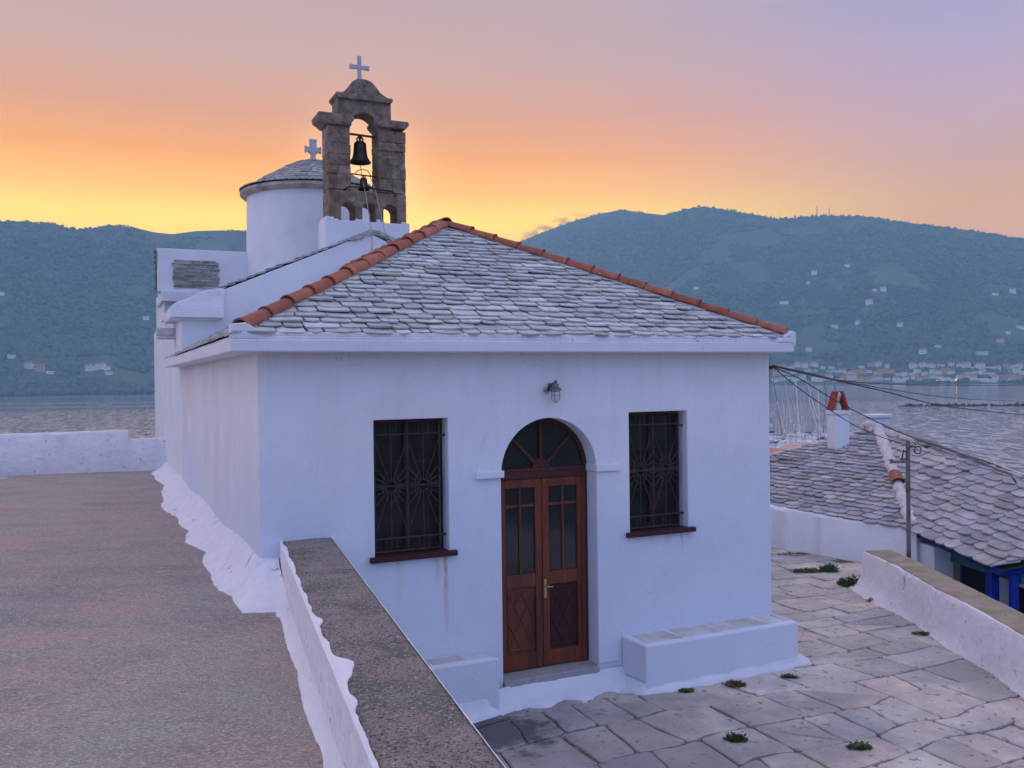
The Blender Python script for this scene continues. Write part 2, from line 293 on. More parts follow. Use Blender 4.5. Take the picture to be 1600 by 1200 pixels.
# ------------------------------------------------------------------ mesh helpers
class MB:
    def __init__(s): s.v = []; s.f = []; s.t = []
    def add(s, vs, fs, tint=(1, 1, 1)):
        n = len(s.v); s.v += [tuple(p) for p in vs]
        for f in fs: s.f.append(tuple(i + n for i in f)); s.t.append(tint)
        return s
    def box(s, x0, x1, y0, y1, z0, z1, tint=(1, 1, 1)):
        return s.add([(x0, y0, z0), (x1, y0, z0), (x1, y1, z0), (x0, y1, z0), (x0, y0, z1), (x1, y0, z1), (x1, y1, z1), (x0, y1, z1)],
                     [(0, 3, 2, 1), (4, 5, 6, 7), (0, 1, 5, 4), (1, 2, 6, 5), (2, 3, 7, 6), (3, 0, 4, 7)], tint)
    def tube(s, pts, r, n=8, tint=(1, 1, 1), cap=True):
        pts = [Vector(p) for p in pts]; rs = r if isinstance(r, (list, tuple)) else [r] * len(pts)
        vs = []; fs = []; ref = None
        for i, p in enumerate(pts):
            d = (pts[min(i + 1, len(pts) - 1)] - pts[max(i - 1, 0)]).normalized()
            if ref is None: ref = Vector((0, 0, 1)) if abs(d.z) < .9 else Vector((1, 0, 0))
            a = d.cross(ref).normalized(); b = d.cross(a).normalized(); ref = -a.cross(d) if False else ref
            for k in range(n):
                t = 2 * PI * k / n; vs.append(p + a * math.cos(t) * rs[i] + b * math.sin(t) * rs[i])
        for i in range(len(pts) - 1):
            for k in range(n):
                k2 = (k + 1) % n; fs.append((i * n + k, i * n + k2, (i + 1) * n + k2, (i + 1) * n + k))
        if cap: fs.append(tuple(range(n))); fs.append(tuple((len(pts) - 1) * n + k for k in reversed(range(n))))
        return s.add(vs, fs, tint)
    def lathe(s, prof, c, n=24, tint=(1, 1, 1)):
        vs = []; fs = []
        for (r, z) in prof:
            for k in range(n):
                t = 2 * PI * k / n; vs.append((c[0] + r * math.cos(t), c[1] + r * math.sin(t), c[2] + z))
        for i in range(len(prof) - 1):
            for k in range(n):
                k2 = (k + 1) % n; fs.append((i * n + k, i * n + k2, (i + 1) * n + k2, (i + 1) * n + k))
        fs.append(tuple(reversed(range(n)))); fs.append(tuple((len(prof) - 1) * n + k for k in range(n)))
        return s.add(vs, fs, tint)
    def prism(s, poly, y0, y1, tint=(1, 1, 1), axis='y'):
        # poly in (x, z), pushed from y0 to y1
        n = len(poly)
        mk = (lambda a, b, y: (a, y, b)) if axis == 'y' else ((lambda a, b, y: (y, a, b)) if axis == 'x' else (lambda a, b, y: (a, b, y)))
        vs = [mk(a, b, y0) for a, b in poly] + [mk(a, b, y1) for a, b in poly]
        fs = [tuple(range(n)), tuple(reversed(range(n, 2 * n)))] + [(i, i + n, (i + 1) % n + n, (i + 1) % n) for i in range(n)]
        return s.add(vs, fs, tint)
    def build(s, name, m, parent=None, smooth=False, bevel=0, cut=None, recalc=True, angle=None):
        me = bpy.data.meshes.new(name); me.from_pydata(s.v, [], s.f)
        if recalc:
            import bmesh
            bm = bmesh.new(); bm.from_mesh(me); bmesh.ops.recalc_face_normals(bm, faces=bm.faces); bm.to_mesh(me); bm.free()
        me.materials.append(m)
        ca = me.color_attributes.new('tint', 'FLOAT_COLOR', 'CORNER')
        arr = np.ones((len(me.loops), 4), np.float32)
        cnt = np.array([len(f) for f in s.f]); arr[:, :3] = np.repeat(np.array(s.t, np.float32), cnt, axis=0)
        ca.data.foreach_set('color', arr.ravel())
        o = bpy.data.objects.new(name, me); col.objects.link(o)
        if cut:
            co = cut.build('cutter_tmp', m)
            md = o.modifiers.new('b', 'BOOLEAN'); md.operation = 'DIFFERENCE'; md.solver = 'EXACT'; md.object = co; md.use_self = True
            dg = bpy.context.evaluated_depsgraph_get(); dg.update()
            nm = bpy.data.meshes.new_from_object(o.evaluated_get(dg)); o.modifiers.clear(); o.data = nm; nm.name = name
            cm_ = co.data; bpy.data.objects.remove(co); bpy.data.meshes.remove(cm_)
        if smooth: o.data.polygons.foreach_set('use_smooth', [True] * len(o.data.polygons))
        if angle: o.data.set_sharp_from_angle(angle=math.radians(angle))
        if bevel:
            b = o.modifiers.new('bevel', 'BEVEL'); b.width = bevel; b.segments = 2; b.limit_method = 'ANGLE'; b.angle_limit = math.radians(40)
        if parent: o.parent = parent
        return o
def tag(o, label=None, cat=None, group=None, kind=None):
    for k, v in (('label', label), ('category', cat), ('group', group), ('kind', kind)):
        if v: o[k] = v
    return o
def empty(name, loc=(0, 0, 0), rz=0, label=None, cat=None, group=None):
    o = bpy.data.objects.new(name, None); col.objects.link(o); o.empty_display_size = .2
    o.location = loc; o.rotation_euler = (0, 0, rz); return tag(o, label, cat, group)
def copy_tree(o, kids, parent=None):
    c = o.copy(); col.objects.link(c)
    if parent: c.parent = parent
    for ch in kids.get(o.name, ()): copy_tree(ch, kids, c)
    return c
def kid_map(*roots):
    d = {}
    for o in bpy.data.objects:
        if o.parent: d.setdefault(o.parent.name, []).append(o)
    return d
def arc(cx, cz, r, a0, a1, n=16): return [(cx + r * math.cos(a0 + (a1 - a0) * i / n), cz + r * math.sin(a0 + (a1 - a0) * i / n)) for i in range(n + 1)]
R = random.Random(7)

def vnoise(x, y, seed=0):
    x = np.asarray(x, float); y = np.asarray(y, float); xi = np.floor(x); yi = np.floor(y); fx = x - xi; fy = y - yi
    fx = fx * fx * (3 - 2 * fx); fy = fy * fy * (3 - 2 * fy)
    def h(a, b):
        q = np.sin(a * 127.1 + b * 311.7 + seed * 74.7) * 43758.5453; return q - np.floor(q)
    return (h(xi, yi) * (1 - fx) + h(xi + 1, yi) * fx) * (1 - fy) + (h(xi, yi + 1) * (1 - fx) + h(xi + 1, yi + 1) * fx) * fy
def fbm(x, y, seed=0, o=4):
    s = 0; a = .5
    for i in range(o): s = s + a * (vnoise(np.asarray(x) * 2 ** i, np.asarray(y) * 2 ** i, seed + i) - .5); a *= .5
    return s

# ------------------------------------------------------------------ slates laid in courses
def slates(mb, O_, X, S, left, right, s0, s1, row, wmin, wmax, th, rnd, seed, tones, flat=.0, lift=2.0):
    r = random.Random(seed); N_ = X.cross(S).normalized()
    if N_.z < 0: N_ = -N_
    s = s0; i = 0
    while s < s1:
        rw = row * (1 + r.uniform(-.12, .12)); L_, R_ = left(s), right(s)
        x = L_ - r.uniform(0, wmax * .7)
        sag = r.uniform(-.01, .01)
        while x < R_ + .02:
            w = r.uniform(wmin, wmax) * (1.25 if r.random() < .12 else 1); g_ = r.uniform(.004, .014)
            x0, x1 = x + g_, x + w - g_; x += w
            cl_, cr_ = r.uniform(.5, 1.3) * rnd, r.uniform(.5, 1.3) * rnd
            dl, dr = r.uniform(.5, 1.1) * rnd * .7, r.uniform(.5, 1.1) * rnd * .7
            sb = s + r.uniform(-.1, .1) * row + sag; ln = rw * 1.75
            k = min((x1 - x0) * .42, 9)
            cl_ = min(cl_, k); cr_ = min(cr_, k)
            poly = [(x0 + cl_, sb), ((x0 + x1) / 2, sb - r.uniform(0, .1) * row), (x1 - cr_, sb + r.uniform(-.04, .04) * row), (x1 - cr_ * .25, sb + dr * .5), (x1, sb + dr * 1.2), (x1, sb + ln), (x0, sb + ln), (x0, sb + dl * 1.2), (x0 + cl_ * .25, sb + dl * .5)]
            pts = []
            for (px, ps) in poly: pts.append((min(max(px, left(ps) - .01), right(ps) + .01), ps))
            if max(p[0] for p in pts) - min(p[0] for p in pts) < wmin * .25: continue
            t = th * r.uniform(.75, 1.3); lf = th * lift * r.uniform(.85, 1.2); tw = r.uniform(-.5, .5) * th; base = r.uniform(0, .15) * th
            top = []; bot = []
            for (px, ps) in pts:
                q = (ps - sb) / ln; h = base + lf * (1 - q) + tw * ((px - x0) / max(w, .01) - .5)
                P = O_ + X * px + S * min(ps, s1 + row * .5)
                top.append(P + N_ * (h + t)); bot.append(P + N_ * h)
            n = len(pts); c = r.choice(tones); kk = r.uniform(.82, 1.15); c = (c[0] * kk, c[1] * kk, c[2] * kk)
            mb.add(top + bot, [tuple(range(n)), tuple(reversed(range(n, 2 * n)))] + [(a, a + n, (a + 1) % n + n, (a + 1) % n) for a in range(n)], c)
        s += rw; i += 1
def ridge_run(mb, bed, P0, P1, r0_=.085, ln=.36, seed=1):
    # barrel tiles: half cones that overlap, the wide end down the slope
    r = random.Random(seed); P0 = Vector(P0); P1 = Vector(P1); D = (P1 - P0); tot = D.length; D.normalize()
    A_ = D.cross(Vector((0, 0, 1))).normalized(); B_ = A_.cross(D).normalized()
    if B_.z < 0: B_ = -B_
    n = int(tot / ln + .5); st = tot / n
    for i in range(n):
        a = P0 + D * (st * i - .05); b = P0 + D * (st * (i + 1) + .02)
        j = r.uniform(-.012, .012); hz = r.uniform(0, .008); tw = r.uniform(-.06, .06)
        ra, rb = r0_ * r.uniform(1.05, 1.11), r0_ * r.uniform(.93, .98); th = .014
        vs = []; m = 14
        secs = [(0, ra + .006), (.06, ra + .005), (.08, ra - .002), (1, rb)]
        for (q, rr) in secs:
            c = a.lerp(b, q) + A_ * (j * q) + B_ * (hz + .012 * (1 - q))
            for inner in (0, 1):
                for k in range(m + 1):
                    t = PI * k / m; rr2 = rr - th * inner
                    vs.append(c + A_ * math.cos(t + tw) * rr2 + B_ * (math.sin(t + tw) * rr2 * .95 - .01))
        fs = []; q = m + 1
        for s_ in range(len(secs) - 1):
            o0 = s_ * 2 * q; o1 = (s_ + 1) * 2 * q
            for k in range(m):
                fs.append((o0 + k, o0 + k + 1, o1 + k + 1, o1 + k)); fs.append((o0 + q + k + 1, o0 + q + k, o1 + q + k, o1 + q + k + 1))
            for k in (0, m): fs.append((o0 + k, o1 + k, o1 + q + k, o0 + q + k))
        for k in range(m):
            fs.append((k, k + q, k + q + 1, k + 1)); e = (len(secs) - 1) * 2 * q; fs.append((e + k, e + k + 1, e + q + k + 1, e + q + k))
        kk = r.uniform(.8, 1.15); mb.add(vs, fs, (kk, kk * r.uniform(.9, 1.15), kk * r.uniform(.9, 1.15)))
    # mortar bed under the tiles
    vs = []; fs = []; steps = int(tot / .12)
    for i in range(steps + 1):
        c = P0 + D * (tot * i / steps)
        for (dx, dz) in ((-.092, -.08), (-.078, -.02), (0, .02), (.078, -.02), (.092, -.08)):
            vs.append(c + A_ * (dx * r.uniform(.85, 1.12)) + B_ * (dz + r.uniform(-.008, .008)))
    for i in range(steps):
        for k in range(4): fs.append((i * 5 + k, i * 5 + k + 1, (i + 1) * 5 + k + 1, (i + 1) * 5 + k))
    bed.add(vs, fs)

# ================================================================== CHAPEL (local axes: x along the facade, y into the building)
ch = empty('chapel', CH, TH, 'white domed chapel with slate roof, red hip tiles and arched wooden door', 'chapel')
NW, NV = 5.58, 8.0
def cbox(*a): return MB().box(*a)
# narthex walls with recessed openings
cut = MB(); cut.box(1.024, 1.742, -.5, .55, 1.27, 2.527); cut.box(3.738, 4.462, -.5, .55, 1.27, 2.525)
door_poly = [(2.284, -.12), (3.338, -.12)] + arc(2.811, 1.97, .527, 0, PI, 28)
cut.prism(door_poly, -.5, .62)
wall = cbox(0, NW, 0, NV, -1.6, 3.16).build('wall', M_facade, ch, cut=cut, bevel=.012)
# mouldings round the door
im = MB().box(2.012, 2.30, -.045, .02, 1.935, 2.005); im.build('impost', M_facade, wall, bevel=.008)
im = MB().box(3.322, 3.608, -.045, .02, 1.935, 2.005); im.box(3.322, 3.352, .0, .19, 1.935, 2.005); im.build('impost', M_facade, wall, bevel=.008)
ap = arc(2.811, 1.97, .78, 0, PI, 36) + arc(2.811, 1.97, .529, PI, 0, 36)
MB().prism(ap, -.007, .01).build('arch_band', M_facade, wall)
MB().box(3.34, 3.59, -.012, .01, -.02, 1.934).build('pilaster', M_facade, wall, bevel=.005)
# cornice slab all round
cn = MB(); cn.box(-.25, NW + .14, -.25, NV + .35, 3.142, 3.248)
cn.build('cornice', M_plaster, ch, bevel=.01)
fil = MB(); fil.box(-.235, NW + .125, -.235, .03, 3.246, 3.275); fil.box(-.05, NW + .05, -.232, -.212, 3.27, 3.312); fil.box(-.235, .02, .03, NV + .3, 3.246, 3.275); fil.build('eaves_fillet', M_plaster_worn, ch, bevel=.01)
# threshold, door
MB().box(2.2842, 3.3378, -.03, .24, -.14, -.035).build('threshold', M_thresh, ch, bevel=.008)
door = MB()
dv0, dv1 = .185, .235
# outer frame following the arch
def frame_arch(mb, x0, x1, z0, zc, w, y0, y1):
    cx = (x0 + x1) / 2; r = (x1 - x0) / 2 - .002
    mb.prism([(x0 + .002, z0), (x0 + w, z0), (x0 + w, zc), (x0 + .002, zc)], y0, y1)
    mb.prism([(x1 - w, z0), (x1 - .002, z0), (x1 - .002, zc), (x1 - w, zc)], y0, y1)
    mb.prism(arc(cx, zc, r, 0, PI, 28) + arc(cx, zc, r - w, PI, 0, 28), y0, y1)
frame_arch(door, 2.284, 3.338, -.03, 1.97, .045, dv0, dv1 + .04)
door.box(2.33, 3.292, dv0 - .012, dv1 + .03, 1.885, 1.975); door.box(2.33, 3.292, dv0 - .022, dv1, 1.955, 1.99)
dobj = door.build('door', M_wood3, ch, bevel=.006)
# fanlight bars and panes
fb = MB()
for a in (45, 90, 135):
    c, s_ = math.cos(math.radians(a)), math.sin(math.radians(a)); P = []
    for (q, w) in ((.06, -.018), (.48, -.018), (.48, .018), (.06, .018)): P.append((2.811 + c * q - s_ * w, 1.97 + s_ * q + c * w))
    fb.prism(P, dv0 + .005, dv1)
fb.prism(arc(2.811, 1.985, .10, 0, PI, 12), dv0 + .003, dv1 + .002)
fb.build('fanlight_bars', M_wood3, dobj, bevel=.003)
MB().prism(arc(2.811, 1.975, .485, 0, PI, 28), dv0 + .03, dv0 + .038).build('fanlight_pane', M_glass, dobj)
for side, (a, b) in enumerate(((2.332, 2.808), (2.814, 3.29))):
    lf = MB(); st = .075; z0, z1 = -.025, 1.883; zm0, zm1 = .80, .93
    lf.box(a, a + st, dv0, dv1, z0, z1); lf.box(b - st, b, dv0, dv1, z0, z1)
    for (q0, q1) in ((z0, z0 + .16), (zm0, zm1), (z1 - .09, z1)): lf.box(a + st, b - st, dv0 + .001, dv1 - .001, q0, q1)
    cx = (a + b) / 2; lf.box(cx - .013, cx + .013, dv0 + .006, dv1 - .01, zm1, z1 - .09); lf.box(a + st, b - st, dv0 + .0075, dv1 - .012, 1.60, 1.626)
    if side == 1: lf.box(b - .03, b + .01, dv0 - .012, dv1, z0, z1)
    leaf = lf.build('door_leaf', M_wood, dobj, bevel=.005)
    pn = MB(); pn.box(a + st, b - st, dv0 + .022, dv0 + .04, z0 + .16, zm0)
    # raised lozenge mouldings on the lower panel
    pw0, pw1, pz0, pz1 = a + st + .02, b - st - .02, z0 + .2, zm0 - .04; pcx, pcz = (pw0 + pw1) / 2, (pz0 + pz1) / 2
    for (p, q) in (((pw0, pcz), (pcx, pz1)), ((pcx, pz1), (pw1, pcz)), ((pw1, pcz), (pcx, pz0)), ((pcx, pz0), (pw0, pcz)), ((pw0, pz0), (pw0, pz1)), ((pw1, pz0), (pw1, pz1)), ((pw0, pz0), (pw1, pz0)), ((pw0, pz1), (pw1, pz1))):
        pn.tube([(p[0], dv0 + .02, p[1]), (q[0], dv0 + .02, q[1])], .009, 6)
    pn.tube([(pw0, dv0 + .02, pz0), (pcx, dv0 + .02, pcz), (pw1, dv0 + .02, pz0)], .006, 6); pn.tube([(pw0, dv0 + .02, pz1), (pcx, dv0 + .02, pcz), (pw1, dv0 + .02, pz1)], .006, 6)
    pn.build('door_panel', M_wood2 if side else M_wood, dobj)
    MB().box(a + st, b - st, dv0 + .025, dv0 + .031, zm1, z1 - .09).build('door_pane', M_glass, dobj)
hd = MB(); hd.box(2.822, 2.852, dv0 - .008, dv0 + .002, .67, .86); hd.tube([(2.837, dv0 - .01, .79), (2.837, dv0 - .05, .79), (2.90, dv0 - .055, .785)], .008, 8)
hd.build('door_handle', M_brass, dobj, bevel=.002)
# windows
for wi, (a, b) in enumerate(((1.024, 1.742), (3.738, 4.462))):
    z0, z1 = 1.284, 2.526; y0 = .16; cx = (a + b) / 2; cz = (z0 + z1) / 2
    fr = MB(); 
    fr.box(a + .001, a + .05, y0, y0 + .05, z0, z1 - .001); fr.box(b - .05, b - .001, y0, y0 + .05, z0, z1 - .001); fr.box(a + .05, b - .05, y0 + .001, y0 + .049, z0, z0 + .06); fr.box(a + .05, b - .05, y0 + .001, y0 + .049, z1 - .06, z1 - .001)
    fr.box(cx - .03, cx + .03, y0 - .006, y0 + .05, z0 + .06, z1 - .06)
    for q in (.33, .67): fr.box(a + .05, b - .05, y0 + .008, y0 + .04, z0 + (z1 - z0) * q - .012, z0 + (z1 - z0) * q + .012)
    win = fr.build('window', M_wood2, ch, bevel=.004)
    MB().box(a + .05, b - .05, y0 + .02, y0 + .028, z0 + .06, z1 - .06).build('window_pane', M_glass_dk, win)
    sl_ = MB().box(a - .055, b + .065, -.055, .0, 1.236, 1.284); sl_.box(a + .002, b - .002, .0, .159, 1.2715, 1.2835); sl_.build('window_sill', M_wood2, win, bevel=.004)
    gr = MB(); yg = .085
    def bar(p, q, r_=.006): gr.tube([(p[0], yg, p[1]), (q[0], yg, q[1])], r_, 6)
    x0, x1, g0, g1 = a + .025, b - .06, z0 + .02, z1 - .02; gx, gz = (x0 + x1) / 2, (g0 + g1) / 2
    for (p, q) in (((x0, g0), (x0, g1)), ((x1, g0), (x1, g1)), ((x0, g0), (x1, g0)), ((x0, g1), (x1, g1)), ((x0, g0 + .12), (x1, g0 + .12)), ((x0, g1 - .12), (x1, g1 - .12)), ((x0, gz), (x1, gz)), ((gx, g0), (gx, g1))): bar(p, q, .009)
    for side in (-1, 1):      # two sunbursts spreading from the middle rail
        ox = gx + side * (x1 - x0) * .25
        for oz, sg in ((gz, 1), (gz, -1)):
            for k in range(9):
                t = PI * (k + .5) / 9; ex, ez = math.cos(t), math.sin(t) * sg
                m_ = min(((x1 - x0) * .25 - .004) / max(abs(ex), 1e-3), .50)
                bar((ox + ex * .05, oz + ez * .05), (ox + ex * m_, oz + ez * m_), .006)
        gr.tube([(ox + .05 * math.cos(t * PI / 8), yg, gz + .05 * math.sin(t * PI / 8)) for t in range(17)], .006, 6)
        gr.tube([(ox + .085 * math.cos(t * PI / 8), yg, gz + .14 * math.sin(t * PI / 8)) for t in range(17)], .005, 6)
        for k in range(1, 4): bar((ox + (k - 2) * .05, g0), (ox + (k - 2) * .05, g0 + .12), .005); bar((ox + (k - 2) * .05, g1 - .12), (ox + (k - 2) * .05, g1), .005)
    for zz in (z0 + .14, z1 - .16): gr.box(b - .065, b + .004, yg - .008, yg + .008, zz - .01, zz + .01)
    gr.build('window_grille', M_grille, win)
# stone-topped benches against the facade
def bench(u0, u1, d, zt, zb, n, seed):
    r = random.Random(seed)
    b = MB(); b.prism([(u0, -.0), (u0 + .03, -d), (u1, -d - .0), (u1 + (.02 if u1 > 5 else -.15), .0 if u1 < 5 else .35)], zb, zt, axis='z')
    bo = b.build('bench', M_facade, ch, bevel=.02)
    s = MB(); x = u0 + .08; e = u1 - .04
    while x < e - .05:
        w = min(r.uniform(.18, .5), e - x); j = r.uniform(-.05, .05)
        s.prism([(x + .012, -d + .06 + r.uniform(0, .03)), (x + w - .012, -d + .05 + r.uniform(0, .03)), (x + w - .012 + j, -.03), (x + .012 + j * .6, -.03)], zt - .01, zt + .006, (lambda k: (k, k * .99, k * .97))(r.uniform(.8, 1.1)), axis='z'); x += w
    s.build('bench_slab', M_bench, bo, bevel=.004)
bench(3.62, 5.60, .40, .225, -.5, 5, 3)
bench(.9, 2.14, .24, .28, -.5, 3, 8)
# plaster foot spilling on to the paving
def foot(pts, h, seed, name='plaster_foot'):
    r = random.Random(seed); mb = MB(); P = []
    for i in range(len(pts) - 1):
        (u0, v0, w0), (u1, v1, w1) = pts[i], pts[i + 1]; n = max(2, int(math.hypot(u1 - u0, v1 - v0) / .05))
        for k in range(n): q = k / n; P.append((u0 + (u1 - u0) * q, v0 + (v1 - v0) * q, w0 + (w1 - w0) * q))
    P.append(pts[-1]); vs = []; fs = []
    for i, (u, v, w) in enumerate(P):
        a = P[max(i - 1, 0)]; b = P[min(i + 1, len(P) - 1)]; tx, ty = b[0] - a[0], b[1] - a[1]; l = math.hypot(tx, ty) or 1; nx, ny = ty / l, -tx / l
        w = w * (1 + .28 * math.sin(i * .7 + seed) + r.uniform(-.1, .1))
        for q, zz in ((-.02, h), (.25, h * .55), (.6, h * .25), (.9, .03), (1.0, -.02)): vs.append((u + nx * w * q, v + ny * w * q, -.25 + zz + r.uniform(-.004, .004)))
    for i in range(len(P) - 1):
        for k in range(4): fs.append((i * 5 + k, i * 5 + k + 1, (i + 1) * 5 + k + 1, (i + 1) * 5 + k))
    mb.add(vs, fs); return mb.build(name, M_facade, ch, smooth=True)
foot([(.9, -.24, .10), (2.0, -.24, .10), (2.2, -.08, .14), (2.35, -.02, .26), (3.1, -.02, .24), (3.62, -.02, .18)], .17, 2)
foot([(3.6, -.02, .2), (3.64, -.38, .08), (5.58, -.40, .04), (5.62, -.36, .16), (5.63, .3, .18), (5.6, .7, .08), (5.6, 4, .05)], .10, 5)
# wall lantern (a thing of its own)
lam = empty('wall_lantern', W(2.83, 0, 2.74), TH, 'small grey bulkhead lantern with frosted jar fixed above the arched door', 'wall lamp')
lm = MB(); lm.lathe([(.004, .13), (.018, .125), (.012, .105), (.028, .095), (.034, .06), (.058, .045), (.062, .03), (.04, .028)], (0, -.11, 0), 20)
lm.tube([(0, -.11, .08), (0, -.06, .10), (0, -.0, .06)], .012, 8); lm.lathe([(.03, -.004), (.03, .004)], (0, -.004, .06), 16); lm.box(-.03, .03, -.012, 0, .02, .10)
lm.build('lantern_hood', M_lampm, lam, smooth=True, angle=40)
MB().lathe([(.02, -.085), (.032, -.075), (.039, -.05), (.04, .028), (.03, .03)], (0, -.11, 0), 20).build('lantern_jar', M_lampg, lam, smooth=True)
cg = MB(); 
for k in range(4):
    t = PI / 4 + k * PI / 2; cg.tube([(.043 * math.cos(t), -.11 + .043 * math.sin(t), .03), (.043 * math.cos(t), -.11 + .043 * math.sin(t), -.055), (.01 * math.cos(t), -.11 + .01 * math.sin(t), -.092)], .0025, 5)
cg.tube([(.044 * math.cos(t * PI / 10), -.11 + .044 * math.sin(t * PI / 10), -.015) for t in range(21)], .003, 5); cg.build('lantern_cage', M_lampm, lam)
tw = MB(); rr = random.Random(3)
for k in range(11):
    a = rr.uniform(1.6, 4.2); tw.tube([(-.035, -.02, .03), (-.035 + .03 * math.cos(a), -.04, .03 + .03 * math.sin(a)), (-.045 + .06 * math.cos(a), -.05 + rr.uniform(-.02, .02), .03 + .05 * math.sin(a))], .0025, 4)
tw.build('loose_wires', M_iron, lam)

# narthex roof: hipped, slates in courses over a dark bed
ZE, ZA = 3.27, 4.80; E0 = -.215; AV = 2.8
rb = MB(); rb.add([(E0, E0, ZE), (NW - E0 * .6, E0, ZE), (NW - E0 * .6, NV, ZE), (E0, NV, ZE), (2.79, AV, ZA), (2.79, NV, ZA)], [(0, 1, 4), (1, 2, 5, 4), (0, 4, 5, 3), (0, 3, 2, 1), (2, 3, 5)])
roof = rb.build('narthex_roof', M_underslate, ch)
tonesA = [(1, 1, 1.0), (.92, .95, .98), (1.05, 1.05, 1.05), (1.0, .96, .94), (.85, .88, .88), (1.12, 1.12, 1.12)]
EX1 = NW - E0 * .6; CXR = 2.79; fl = math.hypot(AV - E0, ZA - ZE)
Sf = Vector((0, AV - E0, ZA - ZE)).normalized(); sm = MB()
slates(sm, Vector((E0, E0, ZE)), Vector((1, 0, 0)), Sf, lambda s: (CXR - E0) * min(s, fl) / fl, lambda s: (EX1 - E0) - (EX1 - CXR) * min(s, fl) / fl, -.015, fl - .06, .127, .15, .32, .016, .05, 11, tonesA, lift=2.3)
Sl = Vector((CXR - E0, 0, ZA - ZE)); ll = Sl.length; Sl.normalize()
slates(sm, Vector((E0, E0, ZE)), Vector((0, 1, 0)), Sl, lambda s: (AV - E0) * min(s, ll) / ll, lambda s: NV - E0 - .02, -.03, ll - .05, .16, .2, .36, .014, .06, 12, tonesA)
Sr = Vector((-(EX1 - CXR), 0, ZA - ZE)); lr = Sr.length; Sr.normalize()
slates(sm, Vector((EX1, E0, ZE)), Vector((0, 1, 0)), Sr, lambda s: (AV - E0) * min(s, lr) / lr, lambda s: NV - E0 - .02, -.03, lr - .05, .16, .2, .36, .014, .06, 13, tonesA)
sm.build('slates', M_slate, roof, recalc=False)
tm = MB(); bd = MB()
ridge_run(tm, bd, (E0 + .10, E0 + .10, ZE + .085), (CXR, AV, ZA + .05), .078, .37, 1)
tm.build('hip_tiles', M_tile, roof, smooth=True, angle=50)
tm = MB(); ridge_run(tm, bd, (EX1 - .08, E0 + .08, ZE + .085), (CXR, AV, ZA + .05), .074, .34, 2)
tm.build('hip_tiles', M_tile, roof, smooth=True, angle=50)
tm = MB(); ridge_run(tm, bd, (CXR, NV, ZA + .06), (CXR, AV - .06, ZA + .065), .088, .37, 3)
tm.build('ridge_tiles', M_tile, roof, smooth=True, angle=50)
bd.build('ridge_mortar', M_mortar, roof, smooth=True)
# white end blocks of the hips
eb = MB(); eb.prism([(-.235, 3.2485), (-.02, 3.2485), (-.03, 3.33), (-.12, 3.385), (-.235, 3.375)], -.24, -.06)
eb.build('hip_stop', M_plaster, roof, bevel=.01)
eb = MB(); eb.prism([(NW + .16, 3.20), (NW + .16, 3.36), (NW + .12, 3.38), (NW - .08, 3.27), (NW - .08, 3.2485), (NW + .1, 3.2485)], -.255, -.07)
eb.build('hip_stop', M_plaster, roof, bevel=.008)

# nave with its front gable behind the narthex roof
GA, GX = 5.55, 3.25
gp = [(.004, -1.6), (6.5, -1.6), (6.5, 4.12), (GX, GA), (.55, 4.39), (.004, 4.12)]
nave = MB().prism(gp, 7.93, 16.2).build('nave_wall', M_plaster, ch, bevel=.012)
cr2 = MB().box(-.16, .68, 7.75, 8.25, 3.96, 4.13); cr2.box(-.161, .01, 8.25, 9.6, 3.958, 4.128); cr2.box(-.09, .6, 7.84, 8.2, 3.93, 3.96)
cr2.build('nave_cornice', M_plaster, nave, bevel=.01)
cp = MB(); cp.prism([(-.14, 4.132), (.68, 4.132), (.70, 4.46), (.55, 4.455), (.3, 4.38), (.1, 4.27), (-.05, 4.22), (-.13, 4.17)], 7.80, 9.0)
cp.build('whitewashed_coping', M_skirt, nave, bevel=.015)
def nz(u): # line of the verge
    return 4.13 + (4.44 - 4.13) * (u + .3) / .85 if u < .55 else 4.44 + (GA + .03 - 4.44) * (u - .55) / (GX - .55)
nr = MB()
nr.add([(-.08, 8.02, nz(-.08) - .09), (.55, 8.02, nz(.55) - .02), (GX, 8.02, nz(GX) - .02), (6.8, 8.02, 4.1), (-.08, 11.9, nz(-.08) - .09), (.55, 11.9, nz(.55) - .02), (GX, 11.9, nz(GX) - .02), (6.8, 11.9, 4.1)], [(0, 1, 5, 4), (1, 2, 6, 5), (2, 3, 7, 6)])
nroof = nr.build('nave_roof', M_underslate, ch)
ns = MB(); S1 = Vector((GX - .55, 0, nz(GX) - nz(.55))); l1 = S1.length; S1.normalize()
slates(ns, Vector((.55, 7.93, nz(.55) - .03)), Vector((0, 1, 0)), S1, lambda s: 0, lambda s: 3.6, -.05, l1 - .1, .17, .25, .45, .016, .06, 21, tonesA, lift=2.4)
S2 = Vector((-(6.8 - GX), 0, nz(GX) - 4.1)); l2 = S2.length; S2.normalize()
slates(ns, Vector((6.8, 7.93, 4.08)), Vector((0, 1, 0)), S2, lambda s: 0, lambda s: 3.9, -.05, l2 - .1, .18, .25, .45, .016, .06, 23, tonesA, lift=2.4)
r5 = random.Random(5)
for k in range(13):   # ragged stones along the ridge by the gable
    x = GX - .42 + k * .065; zz = nz(min(x, GX)) - max(0, x - GX) * .4
    ns.prism([(x, zz), (x + r5.uniform(.12, .2), zz - .01), (x + .16, zz + .035), (x + .02, zz + .045)], 7.92 - r5.uniform(0, .03), 8.2, (.8, .8, .75))
ns.build('slates', M_slate, nroof, recalc=False)
